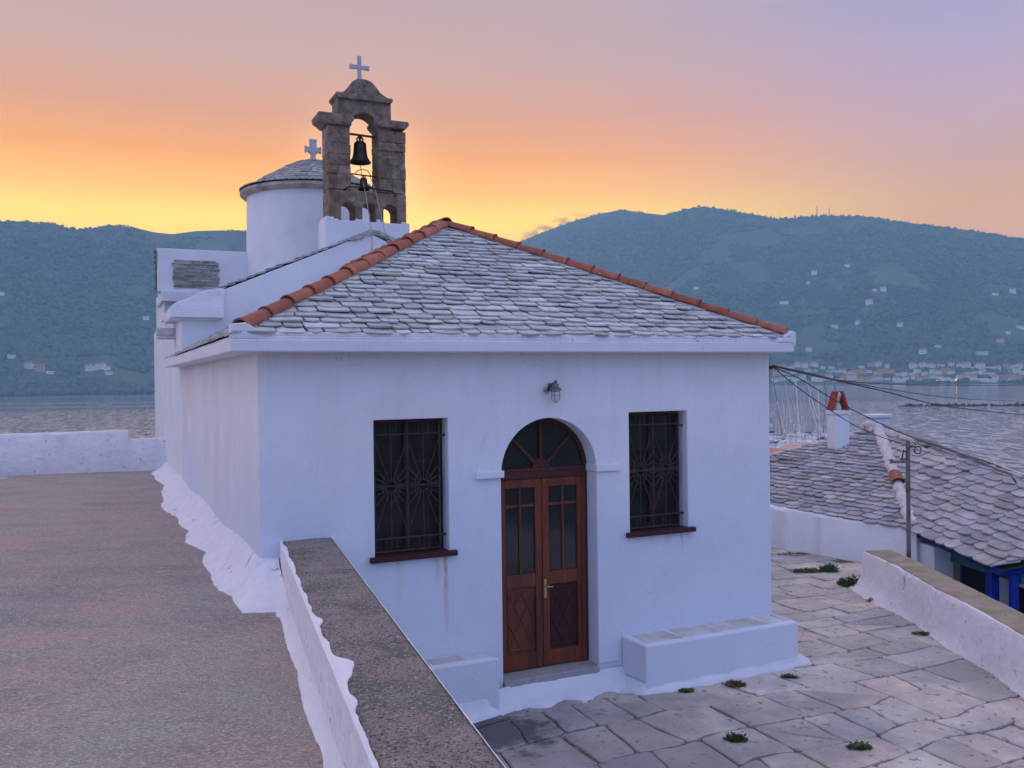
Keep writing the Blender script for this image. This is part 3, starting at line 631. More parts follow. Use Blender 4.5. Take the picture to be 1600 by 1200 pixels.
# stone waterspout on the left flank
sp = MB().box(-.30, .02, 9.05, 9.35, 3.66, 3.72); sp.prism([(9.05, 3.72), (9.12, 3.72), (9.12, 3.84), (9.05, 3.86)], -.31, .02, axis='x'); sp.prism([(9.28, 3.72), (9.35, 3.72), (9.35, 3.86), (9.28, 3.83)], -.31, .02, axis='x')
sp.build('waterspout', M_rough_white, ch, bevel=.015)

# transept
tr = MB().prism([(12.05, -1.6), (14.85, -1.6), (14.85, 4.6), (13.25, 5.2), (12.05, 4.6)], -.004, 6.5, axis='x').build('transept_wall', M_plaster, ch, bevel=.012)
tc_ = MB().box(-.065, 1.5, 11.80, 12.1, 4.56, 4.77); tc_.box(-.067, .0, 12.1, 13.6, 4.558, 4.768); tc_.build('transept_cornice', M_plaster, tr, bevel=.01)
MB().prism([(12.44, 4.602), (14.9, 4.602), (14.9, 4.7), (13.6, 5.5), (12.44, 5.55)], .02, 6.5, axis='x').build('transept_back_roof', M_plaster, ch, bevel=.02)
tro = MB().prism([(11.93, 4.772), (12.45, 4.772), (12.44, 5.62), (12.02, 5.68)], -.13, 6.6, axis='x').build('transept_roof', M_plaster, ch, bevel=.02)
ts = MB(); r4 = random.Random(44); z = 4.86
while z < 5.43:
    h = r4.uniform(.022, .045); x = .17 + r4.uniform(-.03, .03); yv = 11.93 + (z - 4.77) * .10
    while x < 1.04:
        w = min(r4.uniform(.15, .5), 1.10 - x + r4.uniform(-.02, .02)); pj = r4.uniform(.012, .05); kk = r4.uniform(.55, 1.0)
        ts.prism([(x, yv + .02), (x + .01, yv - pj), (x + w * .5, yv - pj - r4.uniform(0, .012)), (x + w - .01, yv - pj + .006), (x + w, yv + .02)], z + r4.uniform(-.004, .004), z + h, (kk, kk * .98, kk * .88), axis='z'); x += w + .004
    z += h + r4.uniform(.004, .014)
ts.build('bare_slates', M_slate, tro, recalc=False)
ts = MB()
for k in range(24):      # dark slate edges down the left verge
    q = k / 24; w = r4.uniform(.01, .05); ts.box(-.135 - w, -.129, 11.97 + .02 * r4.random(), 12.35, 4.78 + .86 * q, 4.805 + .86 * q, (.5, .5, .45))
ts.build('verge_slates', M_slate, tro, recalc=False)

# drum, dome roof and its cross
DC = (3.14, 12.05)
drum = MB().lathe([(1.47, 4.4), (1.43, 6.88), (1.41, 6.98)], (DC[0], DC[1], 0), 56).build('drum', M_plaster, ch, smooth=True, angle=40)
cdm = MB(); cdm.lathe([(1.39, 6.86), (1.51, 6.88), (1.575, 6.935), (1.56, 7.0), (1.32, 7.04)], (DC[0], DC[1], 0), 56); cdm.build('drum_cornice', mat('drum_cornice_render', (.40, .34, .32), (.52, .45, .42), scale=4, bump=.7, bscale=16, c3=(.3, .25, .2), s3=3, f3=(.5, .65)), drum, smooth=True, angle=40)
dm = MB(); prof = [(1.54, 7.0), (1.23, 7.19), (.94, 7.37), (.66, 7.54), (.38, 7.67), (.15, 7.735), (.02, 7.75)]
dm.lathe(prof, (DC[0], DC[1], 0), 48); dome = dm.build('dome_roof', M_underslate, ch, smooth=True)
ds = MB(); r9 = random.Random(9)
def pz(rad):
    for (ra, za), (rb_, zb) in zip(prof, prof[1:]):
        if rb_ <= rad <= ra: return za + (zb - za) * (ra - rad) / (ra - rb_)
    return prof[0][1] if rad > 1 else prof[-1][1]
rad = 1.59
while rad > .12:
    circ = 2 * PI * rad; n = max(6, int(circ / .27)); off = r9.random()
    for k in range(n):
        t0 = (k + off) / n * 2 * PI; t1 = t0 + 2 * PI / n * r9.uniform(.93, .99); r_in = max(.03, rad - .2); zo = pz(min(rad, 1.54)) + .035 + r9.uniform(0, .012); zi = pz(r_in) + .008
        def P(t, rr, z): return (DC[0] + rr * math.cos(t), DC[1] + rr * math.sin(t), z)
        ro = rad + r9.uniform(-.015, .015); tm_ = (t0 + t1) / 2
        top = [P(t0 + .15 * (t1 - t0), ro, zo), P(tm_, ro + .01, zo + .002), P(t1 - .15 * (t1 - t0), ro, zo), P(t1, ro - .05, zo + .02), P(t1, r_in, zi + .012), P(t0, r_in, zi + .012), P(t0, ro - .05, zo + .02)]
        bot = [(x, y, z - .022) for (x, y, z) in top]; m_ = 7; kk = r9.uniform(.7, 1.05)
        kk *= .72; ds.add(top + bot, [tuple(range(m_)), tuple(reversed(range(m_, 2 * m_)))] + [(a, a + m_, (a + 1) % m_ + m_, (a + 1) % m_) for a in range(m_)], (kk, kk, kk * .97))
    rad -= .115
ds.build('slates', M_slate, dome, recalc=False)
cx_ = MB(); cc = DC[0]; cy = DC[1]
w = .055
cx_.prism([(cc + a, 7.70 + b) for a, b in ((-.065, 0), (.065, 0), (.048, .25), (.09, .23), (.10, .28), (.18, .24), (.18, .40), (.085, .355), (.072, .42), (.082, .545), (-.082, .545), (-.072, .42), (-.085, .355), (-.18, .40), (-.18, .24), (-.10, .28), (-.09, .23), (-.048, .25))], cy - .05, cy + .05)
cx_.build('cross', M_marble, dome, bevel=.008)

# bell gable
B0, B1 = 8.32, 8.80
base = MB(); base.box(2.52, 4.13, B0 - .03, B1 + .04, 5.0, 5.82)
rj = random.Random(4)
for k in range(20):      # ragged top edge of the whitewash on the stone
    x = 2.53 + k * .08; hh = rj.uniform(.0, .035) + (.04 if k in (0, 1, 12) else 0)
    base.box(x, x + .08, B0 - .032, B1 - .02, 5.78, 5.83 + hh) if (k < 3 or 7 <= k <= 8 or 12 <= k <= 13 or k > 17) else None
bg_ = base.build('bell_gable_base', M_plaster, ch, bevel=.015)
def jstone(x0, x1, z0, z1, y0=B0, y1=B1, course=.22, seed=1, mb=None, jit=.014):
    r = random.Random(seed); mb = mb or MB(); mb.box(x0 + .012, x1 - .012, y0 + .012, y1 - .012, z0, z1, (.8, .78, .74)); z = z0
    while z < z1 - .02:
        h = min(course * r.uniform(.7, 1.35), z1 - z)
        if z1 - z - h < .08: h = z1 - z
        sp_ = [x0, x1] if (x1 - x0 < .3 or r.random() < .35) else [x0, x0 + (x1 - x0) * r.uniform(.35, .65), x1]
        for a, b in zip(sp_, sp_[1:]):
            k = r.uniform(.72, 1.2); t = (k * r.uniform(.96, 1.1), k, k * r.uniform(.92, 1.02)); j = [r.uniform(-jit, jit) for _ in range(6)]
            mb.box(a + j[0] * .6 + .001, b + j[1] * .6 - .001, y0 + j[2], y1 + j[3], z + .001, z + h - .001, t)
        z += h
    return mb
gb = MB(); jit = .012
# lower wall with three small arches
lw = MB().box(2.60, 4.08, B0, B1, 5.80, 6.38, (1.0, .95, .9))
lc = MB()
for cxx in (2.965, 3.36, 3.765): lc.prism([(cxx - .13, 5.6), (cxx + .13, 5.6)] + arc(cxx, 6.04, .13, 0, PI, 12), B0 - .3, B1 + .3)
bell_g = lw.build('bell_gable', M_stone, ch, cut=lc, bevel=.02)
jstone(2.60, 3.02, 6.383, 7.56, seed=2).build('pier', M_stone, bell_g, bevel=.02)
jstone(3.55, 4.08, 6.383, 7.56, seed=6).build('pier', M_stone, bell_g, bevel=.02)
for (a, b) in ((2.41, 3.09), (3.46, 4.15)):
    q = (a + b) / 2; lo = (2.56, 3.04) if a < 3 else (3.53, 4.10)
    if a > 3: lo = (3.55, 4.08)
    m_ = MB(); m_.prism([(a + .10, 7.60), (b - .08, 7.60), (b - .02, 7.67), (b - .01, 7.70), (b - .02, 7.75), (a + .02, 7.75), (a + .01, 7.70), (a + .04, 7.65)] if a > 3 else [(lo[0], 7.56), (lo[1], 7.56), (b - .06, 7.62), (b - .01, 7.67), (b, 7.72), (b - .02, 7.765), (a + .02, 7.77), (a, 7.72), (a + .03, 7.65), (a + .10, 7.61)], B0 - .055, B1 + .055)
    m_.build('pier_cap', M_stone, bell_g, bevel=.03)
ub = MB().box(2.79, 3.81, B0 + .02, B1 - .02, 7.50, 8.09); uc = MB().prism([(3.02, 7.3), (3.55, 7.3)] + arc(3.285, 7.575, .265, 0, PI, 20), B0 - .3, B1 + .3)
ub.build('arch_block', M_stone, bell_g, cut=uc, bevel=.02)
sb_ = MB().prism([(2.80, 8.06), (3.80, 8.06), (3.83, 8.10), (3.825, 8.15), (2.755, 8.16), (2.75, 8.11)], B0 - .05, B1 + .05); sb_.build('top_slab', M_stone, bell_g, bevel=.015)
md_ = MB(); mprof = [(3.82, 8.17), (3.72, 8.20), (3.62, 8.26), (3.54, 8.36), (3.46, 8.44), (3.36, 8.48), (3.20, 8.48), (3.10, 8.43), (3.03, 8.34), (2.97, 8.24), (2.90, 8.20), (2.80, 8.17)]
md_.prism(mprof, B0 + .05, B1 - .05); mo = md_.build('top_mound', M_stone, bell_g, bevel=.06); 
cs = MB(); k = 3.268; cs.prism([(k - .045, 8.40), (k + .045, 8.40), (k + .032, 8.715), (k + .19, 8.705), (k + .19, 8.79), (k + .034, 8.785), (k + .038, 8.96), (k - .038, 8.96), (k - .034, 8.785), (k - .19, 8.79), (k - .19, 8.705), (k - .032, 8.715)], 8.53, 8.58)
cs.build('cross', M_marble, bell_g, bevel=.006)
ir = MB(); ym = (B0 + B1) / 2
ir.tube([(2.99, ym, 7.49), (3.60, ym, 7.47)], .022, 8); ir.build('hanging_beam', M_rust, bell_g)
ir = MB(); ir.tube([(2.98, ym - .12, 6.72), (3.7, ym - .12, 6.69)], .013, 6); ir.tube([(3.12, ym - .12, 6.71), (3.18, ym - .12, 6.79), (3.28, ym - .12, 6.82), (3.38, ym - .12, 6.79), (3.43, ym - .12, 6.70)], .009, 6); ir.build('hanging_beam', M_rust, bell_g)
ir = MB(); ir.tube([(2.90, B0 - .05, 6.40), (2.98, B0 - .06, 6.44), (3.3, B0 - .06, 6.44), (3.75, B0 - .06, 6.41), (3.86, B0 - .05, 6.37), (3.86, B0 + .02, 6.33)], .013, 6); ir.tube([(2.90, B0 - .05, 6.40), (2.88, B0 + .02, 6.36)], .013, 6); ir.build('tie_bar', M_iron, bell_g)
# bells hang from the beams: things of their own
def bell(name, u, v, ztop, h, r, label):
    e = empty(name, W(u, v, ztop), TH, label, 'bell', 'bells in the stone bell gable')
    pr = [(.10 * r, 0), (.42 * r, -.02 * h), (.56 * r, -.10 * h), (.58 * r, -.30 * h), (.62 * r, -.55 * h), (.72 * r, -.78 * h), (.9 * r, -.93 * h), (r, -h), (.97 * r, -1.03 * h), (.86 * r, -.98 * h), (.6 * r, -.8 * h), (.3 * r, -.6 * h)]
    MB().lathe(pr, (0, 0, 0), 28).build('bell_body', M_bronze, e, smooth=True, angle=50)
    y = MB(); y.tube([(-.25 * r, 0, 0), (-.28 * r, 0, .14 * h), (-.1 * r, 0, .22 * h), (0, 0, .24 * h)], .09 * r, 6); y.tube([(.25 * r, 0, 0), (.28 * r, 0, .14 * h), (.1 * r, 0, .22 * h), (0, 0, .24 * h)], .09 * r, 6); y.tube([(0, 0, 0), (0, 0, .26 * h)], .12 * r, 6)
    y.build('bell_crown', M_bronze, e)
    c = MB(); c.tube([(0, 0, -.3 * h), (0, 0, -1.04 * h)], .05 * r, 6); c.lathe([(.02 * r, -1.0 * h), (.13 * r, -1.05 * h), (.13 * r, -1.1 * h), (.03 * r, -1.16 * h)], (0, 0, 0), 12); c.build('clapper', M_iron, e)
bell('bell', 3.262, ym, 7.36, .39, .205, 'large dark bronze bell hanging under the top arch of the bell gable')
bell('bell', 3.29, ym - .12, 6.66, .22, .115, 'small dark bell hanging low between the two stone piers')
def rope(pts, r, name, m, label, cat, group=None):
    o = MB().tube(pts, r, 6).build(name, m, smooth=True); return tag(o, label, cat, group)
def Wp(l): return [W(*p) for p in l]
rope(Wp([(3.262, ym, 6.93), (3.26, ym - .15, 6.6), (3.26, B0 - .1, 6.35), (3.27, 8.0, 5.8), (3.28, 7.89, 5.45), (3.29, 7.9, 4.75)]), .008, 'bell_rope', M_rope, 'thin pale rope falling from the large bell to the gable ridge', 'rope')
rope(Wp([(3.42, ym - .12, 6.69), (3.46, B0 - .1, 6.35), (3.55, 8.05, 5.7), (3.58, 7.9, 5.35), (3.62, 7.9, 4.75)]), .008, 'bell_rope', M_rope, 'thin pale rope slanting down right of the small bell', 'rope')

# thick plaster skirt between the chapel and the terrace
TZ = 1.05
sk = MB(); rs = random.Random(12)
path = []   # (inner point, inner z, outer point)
vv = 12.4
outer = [(12.4, -.27), (10.5, -.30), (9.2, -.20), (8.2, -.34), (6.5, -.46), (5.2, -.33), (4.4, -.36), (3.84, -.29), (3.0, -.34), (2.3, -.28), (1.6, -.30), (.99, -.25), (.4, -.28), (-.05, -.24), (-.3, -.245), (-.5, -.235)]
def outu(v):
    for (a, ua), (b, ub_) in zip(outer, outer[1:]):
        if a >= v >= b: return ua + (ub_ - ua) * (a - v) / (a - b)
    return outer[-1][1]
while vv > 0:
    iz = 1.20 + .17 * (1 - vv / 12.4) + .03 * math.sin(vv * 1.7)
    path.append(((.006, vv), iz, (outu(vv) + .22 * float(fbm(vv * 1.3, 1, 5, 5)), vv))); vv -= .045
for k in range(9):       # round the corner and on to the parapet
    q = k / 8; path.append(((.0 + .16 * q, .004 if k < 8 else .0), 1.38 - .02 * q, (-.24 + .0 * q, -.02 - .52 * q)))
for k in range(1, 9):
    q = k / 8; path.append(((.16 - .01 * q, -.005 - .10 * q), 1.36 - .05 * q, (-.24 + .26 * q, -.54 - .09 * q + rs.uniform(-.01, .01))))
for k in range(1, 9):
    q = k / 8; path.append(((.15 - .05 * q, -.105 - .62 * q), 1.31 - .12 * q, (.02 - .02 * q, -.63 - .12 * q)))
def par_u(v): return .18 + .109 * v
v_ = -.80
while v_ > -9:
    path.append(((par_u(v_) + .012, v_), 1.17 + .02 * math.sin(v_ * 3), (par_u(v_) - .080 + rs.uniform(-.004, .004) + .008 * math.sin(v_ * 5), v_))); v_ -= .07
vs = []; fs = []; NS = 8
for (ip, iz, op) in path:
    for k in range(NS):
        q = k / (NS - 1); u = ip[0] + (op[0] - ip[0]) * q; v = ip[1] + (op[1] - ip[1]) * q; w = math.hypot(op[0] - ip[0], op[1] - ip[1])
        z = TZ - .015 + (iz - TZ + .015) * (1 - q) ** 1.5 + (.03 if 0 < k < NS - 1 else 0) * min(1, w * 4)
        if k == NS - 1: z = TZ - .02
        elif k == NS - 2: z = max(z, TZ + .012)
        vs.append((u, v, z + (.05 * float(fbm(u * 3.5, v * 3.5, 9, 4)) if 0 < k < NS - 1 else 0)))
for i in range(len(path) - 1):
    for k in range(NS - 1): fs.append((i * NS + k, i * NS + k + 1, (i + 1) * NS + k + 1, (i + 1) * NS + k))
sk.add(vs, fs); sko = sk.build('plaster_skirt', M_skirt, ch, smooth=True)

# ================================================================== TERRACE, PARAPET, FAR WALL
def Wl(u, v, z): p = W(u, v, z); return (p.x, p.y, p.z)
te = MB(); gu = []; 
us = np.linspace(-16, .12, 54); vs_ = np.linspace(-12, 12.6, 70)
idx = {}; vl = []
for j, v in enumerate(vs_):
    for i, u in enumerate(us):
        e = .02 if v > -.3 else par_u(v) + .02
        uu = -16 + (u + 16) / 16.12 * (e + 16)
        z = TZ + .012 * float(fbm(uu * .5, v * .5, 3)) * 2
        vl.append(Wl(uu, v, z))
n_ = len(us)
te.add(vl, [(j * n_ + i, j * n_ + i + 1, (j + 1) * n_ + i + 1, (j + 1) * n_ + i) for j in range(len(vs_) - 1) for i in range(n_ - 1)])
q0 = len(vl)
cor = [(-16, -12), (par_u(-12) + .02, -12), (par_u(-.3) + .02, -.3), (.02, -.25), (.02, 12.6), (-16, 12.6)]
te.add([Wl(u, v, TZ - .03) for u, v in cor] + [Wl(u, v, -6) for u, v in cor], [(i, (i + 1) % 6, (i + 1) % 6 + 6, i + 6) for i in range(6)])
tag(te.build('terrace', M_conc, recalc=False), kind='structure')
pw = empty('parapet_wall', W(.4, -.1, 1.05), 0, 'low white parapet with broad rough concrete cap running from the facade', 'wall')
def loc_to(e, pts): inv = e.location; return [(p[0] - inv[0], p[1] - inv[1], p[2] - inv[2]) for p in pts]
pb = MB(); q = []
for v in (.0, -9.4): q += [Wl(par_u(v) + .02, v, 0), Wl(par_u(v) + .425, v, 0)]
a, b, c, d = q; P = []
for z in (-.6, 1.40): P += [(x, y, z) for (x, y, _) in (a, b, d, c)]
pb.add(loc_to(pw, P), [(0, 1, 2, 3), (4, 5, 6, 7), (0, 1, 5, 4), (1, 2, 6, 5), (2, 3, 7, 6), (3, 0, 4, 7)]); pb.build('wall', M_skirt, pw, bevel=.01)
cpm = MB(); rs = random.Random(77); vs = []; fs = []; n = 300
for i in range(n + 1):
    v = .0 - 9.4 * i / n; jl = .010 * math.sin(i * .155) + rs.uniform(-.005, .005) + (.03 if rs.random() < .0 else 0); jr = rs.uniform(-.002, .002)
    l, r_ = par_u(v) + .003 + abs(jl) * .5, par_u(v) + .443 + jr
    for (u, z) in ((l, 1.398), (l - .002, 1.47), (l + .014, 1.497), (l + .15, 1.501), (r_ - .15, 1.503), (r_ - .01, 1.499), (r_, 1.48), (r_, 1.398)):
        vs.append(Wl(u, v, z + rs.uniform(-.0025, .0025)))
for i in range(n):
    for k in range(7): fs.append((i * 8 + k, i * 8 + k + 1, (i + 1) * 8 + k + 1, (i + 1) * 8 + k))
fs += [tuple(range(8)), tuple(n * 8 + k for k in range(8))]
cpm.add(loc_to(pw, vs), fs); cpm.build('wall_cap', M_conc2, pw, smooth=True, angle=45)
ed = MB(); vs = []; fs = []          # whitewash line along the outer lip and lapping on to the inner lip
for i in range(n + 1):
    v = -.0 - 9.3 * i / n; r_ = par_u(v) + .4455; w = .004 + .010 * max(0, float(fbm(i * .13, 0, 31))) + rs.uniform(0, .002)
    vs += [Wl(r_ - w, v, 1.5015), Wl(r_ + .002, v, 1.497), Wl(r_ + .004, v, 1.38)]
for i in range(n):
    for k in range(2): fs.append((i * 3 + k, i * 3 + k + 1, (i + 1) * 3 + k + 1, (i + 1) * 3 + k))
m0 = len(vs)
for i in range(n + 1):
    v = -.0 - 9.3 * i / n; l = par_u(v); i0 = i; i = i / 2; w = max(-.004, .002 + rs.uniform(0, .004) + .035 * float(fbm(i * .35, 3, 12, 5)))
    w += .032 * math.exp(-((i - 44) / 1.3) ** 2) + .085 * math.exp(-((i - 57.5) / 1.6) ** 2) + .05 * math.exp(-((i - 60) / 1.5) ** 2) + .02 * math.exp(-((i - 66) / 1.2) ** 2)
    vs += [Wl(l - .006, v, 1.17), Wl(l - .008, v, 1.495), Wl(l + .010, v, 1.5045), Wl(l + .014 + w, v, 1.5075), Wl(l + .016 + w, v, 1.498)]
for i in range(n):
    for k in range(4): fs.append((m0 + i * 5 + k, m0 + i * 5 + k + 1, m0 + (i + 1) * 5 + k + 1, m0 + (i + 1) * 5 + k))
ed.add(loc_to(pw, vs), fs); ed.build('whitewash_edge', M_skirt, pw)
# low wall at the far edge of the terrace
fwp = empty('terrace_end_wall', W(-3, 12.4, TZ), 0, 'low stained white wall closing the far end of the concrete terrace', 'wall')
def rough_wall(e, pts, zt, zb, th, name, m, seed, top_jit=.02):
    r = random.Random(seed); mb = MB(); vs = []; fs = []
    for i, (p, z) in enumerate(zip(pts, zt)):
        a = pts[max(i - 1, 0)]; b = pts[min(i + 1, len(pts) - 1)]; d = (Vector(b) - Vector(a)); d.z = 0; d.normalize(); nn = Vector((-d.y, d.x, 0)); p = Vector(p); zz = z + r.uniform(-top_jit, top_jit)
        for (o, h) in ((0, zb), (0.0, zb + (zz - zb) * .5), (.01, zz - .04), (.04, zz), (th - .04, zz + .005), (th, zz - .04), (th, zb)):
            vs.append(p + nn * (o + r.uniform(-.008, .008)) + Vector((0, 0, h)))
    for i in range(len(pts) - 1):
        for k in range(6): fs.append((i * 7 + k, i * 7 + k + 1, (i + 1) * 7 + k + 1, (i + 1) * 7 + k))
    fs += [tuple(range(7)), tuple((len(pts) - 1) * 7 + k for k in range(7))]
    mb.add([tuple(v - e.location) for v in vs], fs); return mb.build(name, m, e, smooth=True, angle=40)
p0, p1 = on_z(-260, 752, TZ), on_z(266, 734, TZ); n = 60; step = (197 + 260) / (266 + 260)
pts = []; zt = []
for i in range(n + 1):
    q = i / n; p = p0.lerp(p1, q); p.z = 0
    if q > step - .008 and (not zt or zt[-1] > 1.8): pts.append(p.copy()); zt.append(1.885)
    pts.append(p); zt.append(1.885 + .012 * math.sin(q * 9) if q < step - .008 else 1.715)
rough_wall(fwp, pts, zt, TZ - .3, .3, 'wall', M_plaster_worn, 3, .006)
tt = MB(); 
for (x0, x1) in ((-5, 40),):
    a, b = on_z(-60, 757, TZ), on_z(12, 748, TZ); tt.tube([a, a.lerp(b, .5) + Vector((0, .03, .01)), b], [.06, .07, .02], 8)
tt.add([], []); o = tt.build('plaster_spill', M_skirt, smooth=True); o.parent = fwp; o.matrix_parent_inverse = Matrix.Translation(-Vector(fwp.location))

# ================================================================== COURTYARD
GZ = -.25
yard = [(-1.5, -1.2, 0)]
cy_ = MB(); poly = [Wl(.3, -13, 0), Wl(22, -13, 0), Wl(22, 3, 0), (7.2, 13.6, 0), (5.9, 14.8, 0), (4.2, 17.2, 0), Wl(5.4, 12, 0), Wl(5.4, .5, 0), Wl(.3, .5, 0)]
yp = [Wl(.15, -12, 0), Wl(8.0, -12, 0), (5.35, 6.0, 0), (5.35, 13.3, 0), (6.1, 14.6, 0), (4.4, 17.6, 0), Wl(5.0, 9.5, 0), Wl(5.0, .3, 0), Wl(.15, .3, 0)]
n = len(yp); cy_.add([(x, y, GZ - .022) for x, y, _ in yp] + [(x, y, -7) for x, y, _ in yp], [tuple(range(n))] + [(i, (i + 1) % n, (i + 1) % n + n, i + n) for i in range(n)])
tag(cy_.build('courtyard_ground', M_joint), kind='structure')
def inside(p, poly):
    c = False; j = len(poly) - 1
    for i in range(len(poly)):
        if (poly[i][1] > p[1]) != (poly[j][1] > p[1]) and p[0] < (poly[j][0] - poly[i][0]) * (p[1] - poly[i][1]) / (poly[j][1] - poly[i][1]) + poly[i][0]: c = not c
        j = i
    return c
fs_ = MB(); rf = random.Random(41); tones = [(1, 1, 1), (.96, .98, 1.02), (1.04, 1.01, .98), (1.10, 1.03, .97), (.92, .93, .96), (1.03, 1.0, 1.01), (1.08, 1.07, 1.04)]
def jit(u, v, s=.045): return u + 2 * s * (float(vnoise(u * 1.9 + 7, v * 1.9, 1)) - .5) * 1.6 + .14 * (float(vnoise(u * .35, v * .35, 4)) - .5), v + 2 * s * (float(vnoise(u * 1.9, v * 1.9 + 3, 2)) - .5) * 1.6 + .3 * (float(vnoise(u * .3 + 5, v * .3, 6)) - .5)
v = -8.0
cells = []
while v < 9.5:
    h = rf.uniform(.28, .62); u = .1 - rf.random() * .8
    while u < 13:
        w = rf.uniform(.32, .98)
        c = [(u, v), (u + w, v), (u + w, v + h), (u, v + h)]
        k = rf.random()
        if w > .8 and k < .3:
            m_ = w * rf.uniform(.4, .6); d = rf.uniform(-.12, .12)
            cells += [[(u, v), (u + m_ + d, v), (u + m_ - d, v + h), (u, v + h)], [(u + m_ + d, v), (u + w, v), (u + w, v + h), (u + m_ - d, v + h)]]
        elif h > .6 and k < .5:
            m_ = h * rf.uniform(.4, .6); d = rf.uniform(-.08, .08)
            cells += [[(u, v), (u + w, v), (u + w, v + m_ + d), (u, v + m_ - d)], [(u, v + m_ - d), (u + w, v + m_ + d), (u + w, v + h), (u, v + h)]]
        elif k > .93:
            cells += [[(u, v), (u + w, v), (u, v + h)], [(u + w, v), (u + w, v + h), (u, v + h)]]
        else: cells.append(c)
        u += w
    v += h
for c in cells:
    cu_, cv_ = sum(p[0] for p in c) / len(c), sum(p[1] for p in c) / len(c)
    wp = W(cu_, cv_, 0)
    if not inside((wp.x, wp.y), yp) or (cv_ > -.05 and cu_ < 5.4): continue
    m_ = len(c); ring = []
    gp_ = rf.uniform(.006, .018)
    for i in range(m_):
        a, b, pr_ = Vector(c[i]), Vector(c[(i + 1) % m_]), Vector(c[i - 1])
        l_ = (b - a).length; lp = (pr_ - a).length; k1 = min(.022 / l_, .25) * rf.uniform(.5, 2.2); k2 = min(.022 / lp, .25) * rf.uniform(.5, 2.2)
        ring.append(a.lerp(pr_, k2)); ring.append(a.lerp(b, k1))
        for q in (.3, .5, .72): ring.append(a.lerp(b, q) + Vector((rf.uniform(-.012, .012), rf.uniform(-.012, .012))))
    cc_ = Vector((cu_, cv_)); z = GZ + rf.uniform(-.006, .006); tx, ty = rf.uniform(-.008, .008), rf.uniform(-.008, .008)
    out = []; inn = []
    for p in ring:
        d = (cc_ - p); p1 = p + d.normalized() * gp_; p2 = p + d.normalized() * (gp_ + .012)
        j1 = jit(p1.x, p1.y); j2 = jit(p2.x, p2.y); h1 = z + tx * (p.x - cu_) + ty * (p.y - cv_)
        out.append(Wl(j1[0], j1[1], h1 - .008)); inn.append(Wl(j2[0], j2[1], h1))
    low = [(x, y, GZ - .05) for x, y, _ in out]; m_ = len(out); t = rf.choice(tones); kk = rf.uniform(.82, 1.12); t = tuple(x * kk for x in t)
    fs_.add(inn + out + low, [tuple(range(m_))] + [(i, i + m_, (i + 1) % m_ + m_, (i + 1) % m_) for i in range(m_)] + [(i + m_, i + 2 * m_, (i + 1) % m_ + 2 * m_, (i + 1) % m_ + m_) for i in range(m_)], t)
tag(fs_.build('flagstone_paving', M_flag), kind='structure')

# right-hand boundary wall with ochre cap
rw = empty('boundary_wall', (5.2, 11, GZ), 0, 'low white boundary wall with ochre concrete cap along the paved court', 'wall')
wp = [(4.75, 2.0), (4.92, 5.5), (4.98, 8.84), (5.06, 11.0), (5.12, 12.6), (5.13, 13.2)]
def interp(P, n):
    out = []; L = [0]
    for a, b in zip(P, P[1:]): L.append(L[-1] + math.hypot(b[0] - a[0], b[1] - a[1]))
    for i in range(n + 1):
        t = L[-1] * i / n
        for k in range(len(P) - 1):
            if L[k] <= t <= L[k + 1] + 1e-9: q = (t - L[k]) / (L[k + 1] - L[k]); out.append((P[k][0] + (P[k + 1][0] - P[k][0]) * q, P[k][1] + (P[k + 1][1] - P[k][1]) * q)); break
    return out
ip = interp(wp, 90); rs = random.Random(5); vs = []; fs = []; cs_ = []; cf = []
for i, (x, y) in enumerate(ip):
    endt = max(0, (i - 82) / 8); zt_ = .29 - .02 * endt; b = .07 * (1 + .5 * math.sin(i * .4) + rs.uniform(-.2, .2)) + .2 * max(0, (i - 70) / 20) ** 1.5
    for (o, z) in ((-b, GZ - .01), (-b * .4, GZ + .05), (.0, GZ + .2), (.012, zt_ - .05), (.03, zt_ - .005), (.07, zt_ + .004), (.42, zt_ - .01), (.45, zt_ - .1), (.45, -4)): vs.append((x + o - 5.2 + rs.uniform(-.004, .004), y - 11, z - GZ + rs.uniform(-.004, .004)))
    j = rs.uniform(-.006, .006) + .012 * math.sin(i * .33)
    for (o, z) in ((.055 + j, zt_ - .03), (.058 + j, zt_ + .010), (.09, zt_ + .016), (.43, zt_ + .018), (.462, zt_ + .004), (.462, zt_ - .09)): cs_.append((x + o - 5.2, y - 11, z - GZ + rs.uniform(-.003, .003)))
for i in range(90):
    for k in range(8): fs.append((i * 9 + k, i * 9 + k + 1, (i + 1) * 9 + k + 1, (i + 1) * 9 + k))
    for k in range(5): cf.append((i * 6 + k, i * 6 + k + 1, (i + 1) * 6 + k + 1, (i + 1) * 6 + k))
fs.append(tuple(90 * 9 + k for k in range(9))); cf.append(tuple(90 * 6 + k for k in range(6)))
MB().add(vs, fs).build('wall', M_plaster_worn, rw, smooth=True, angle=50); MB().add(cs_, cf).build('wall_cap', M_conc3, rw, smooth=True, angle=50)

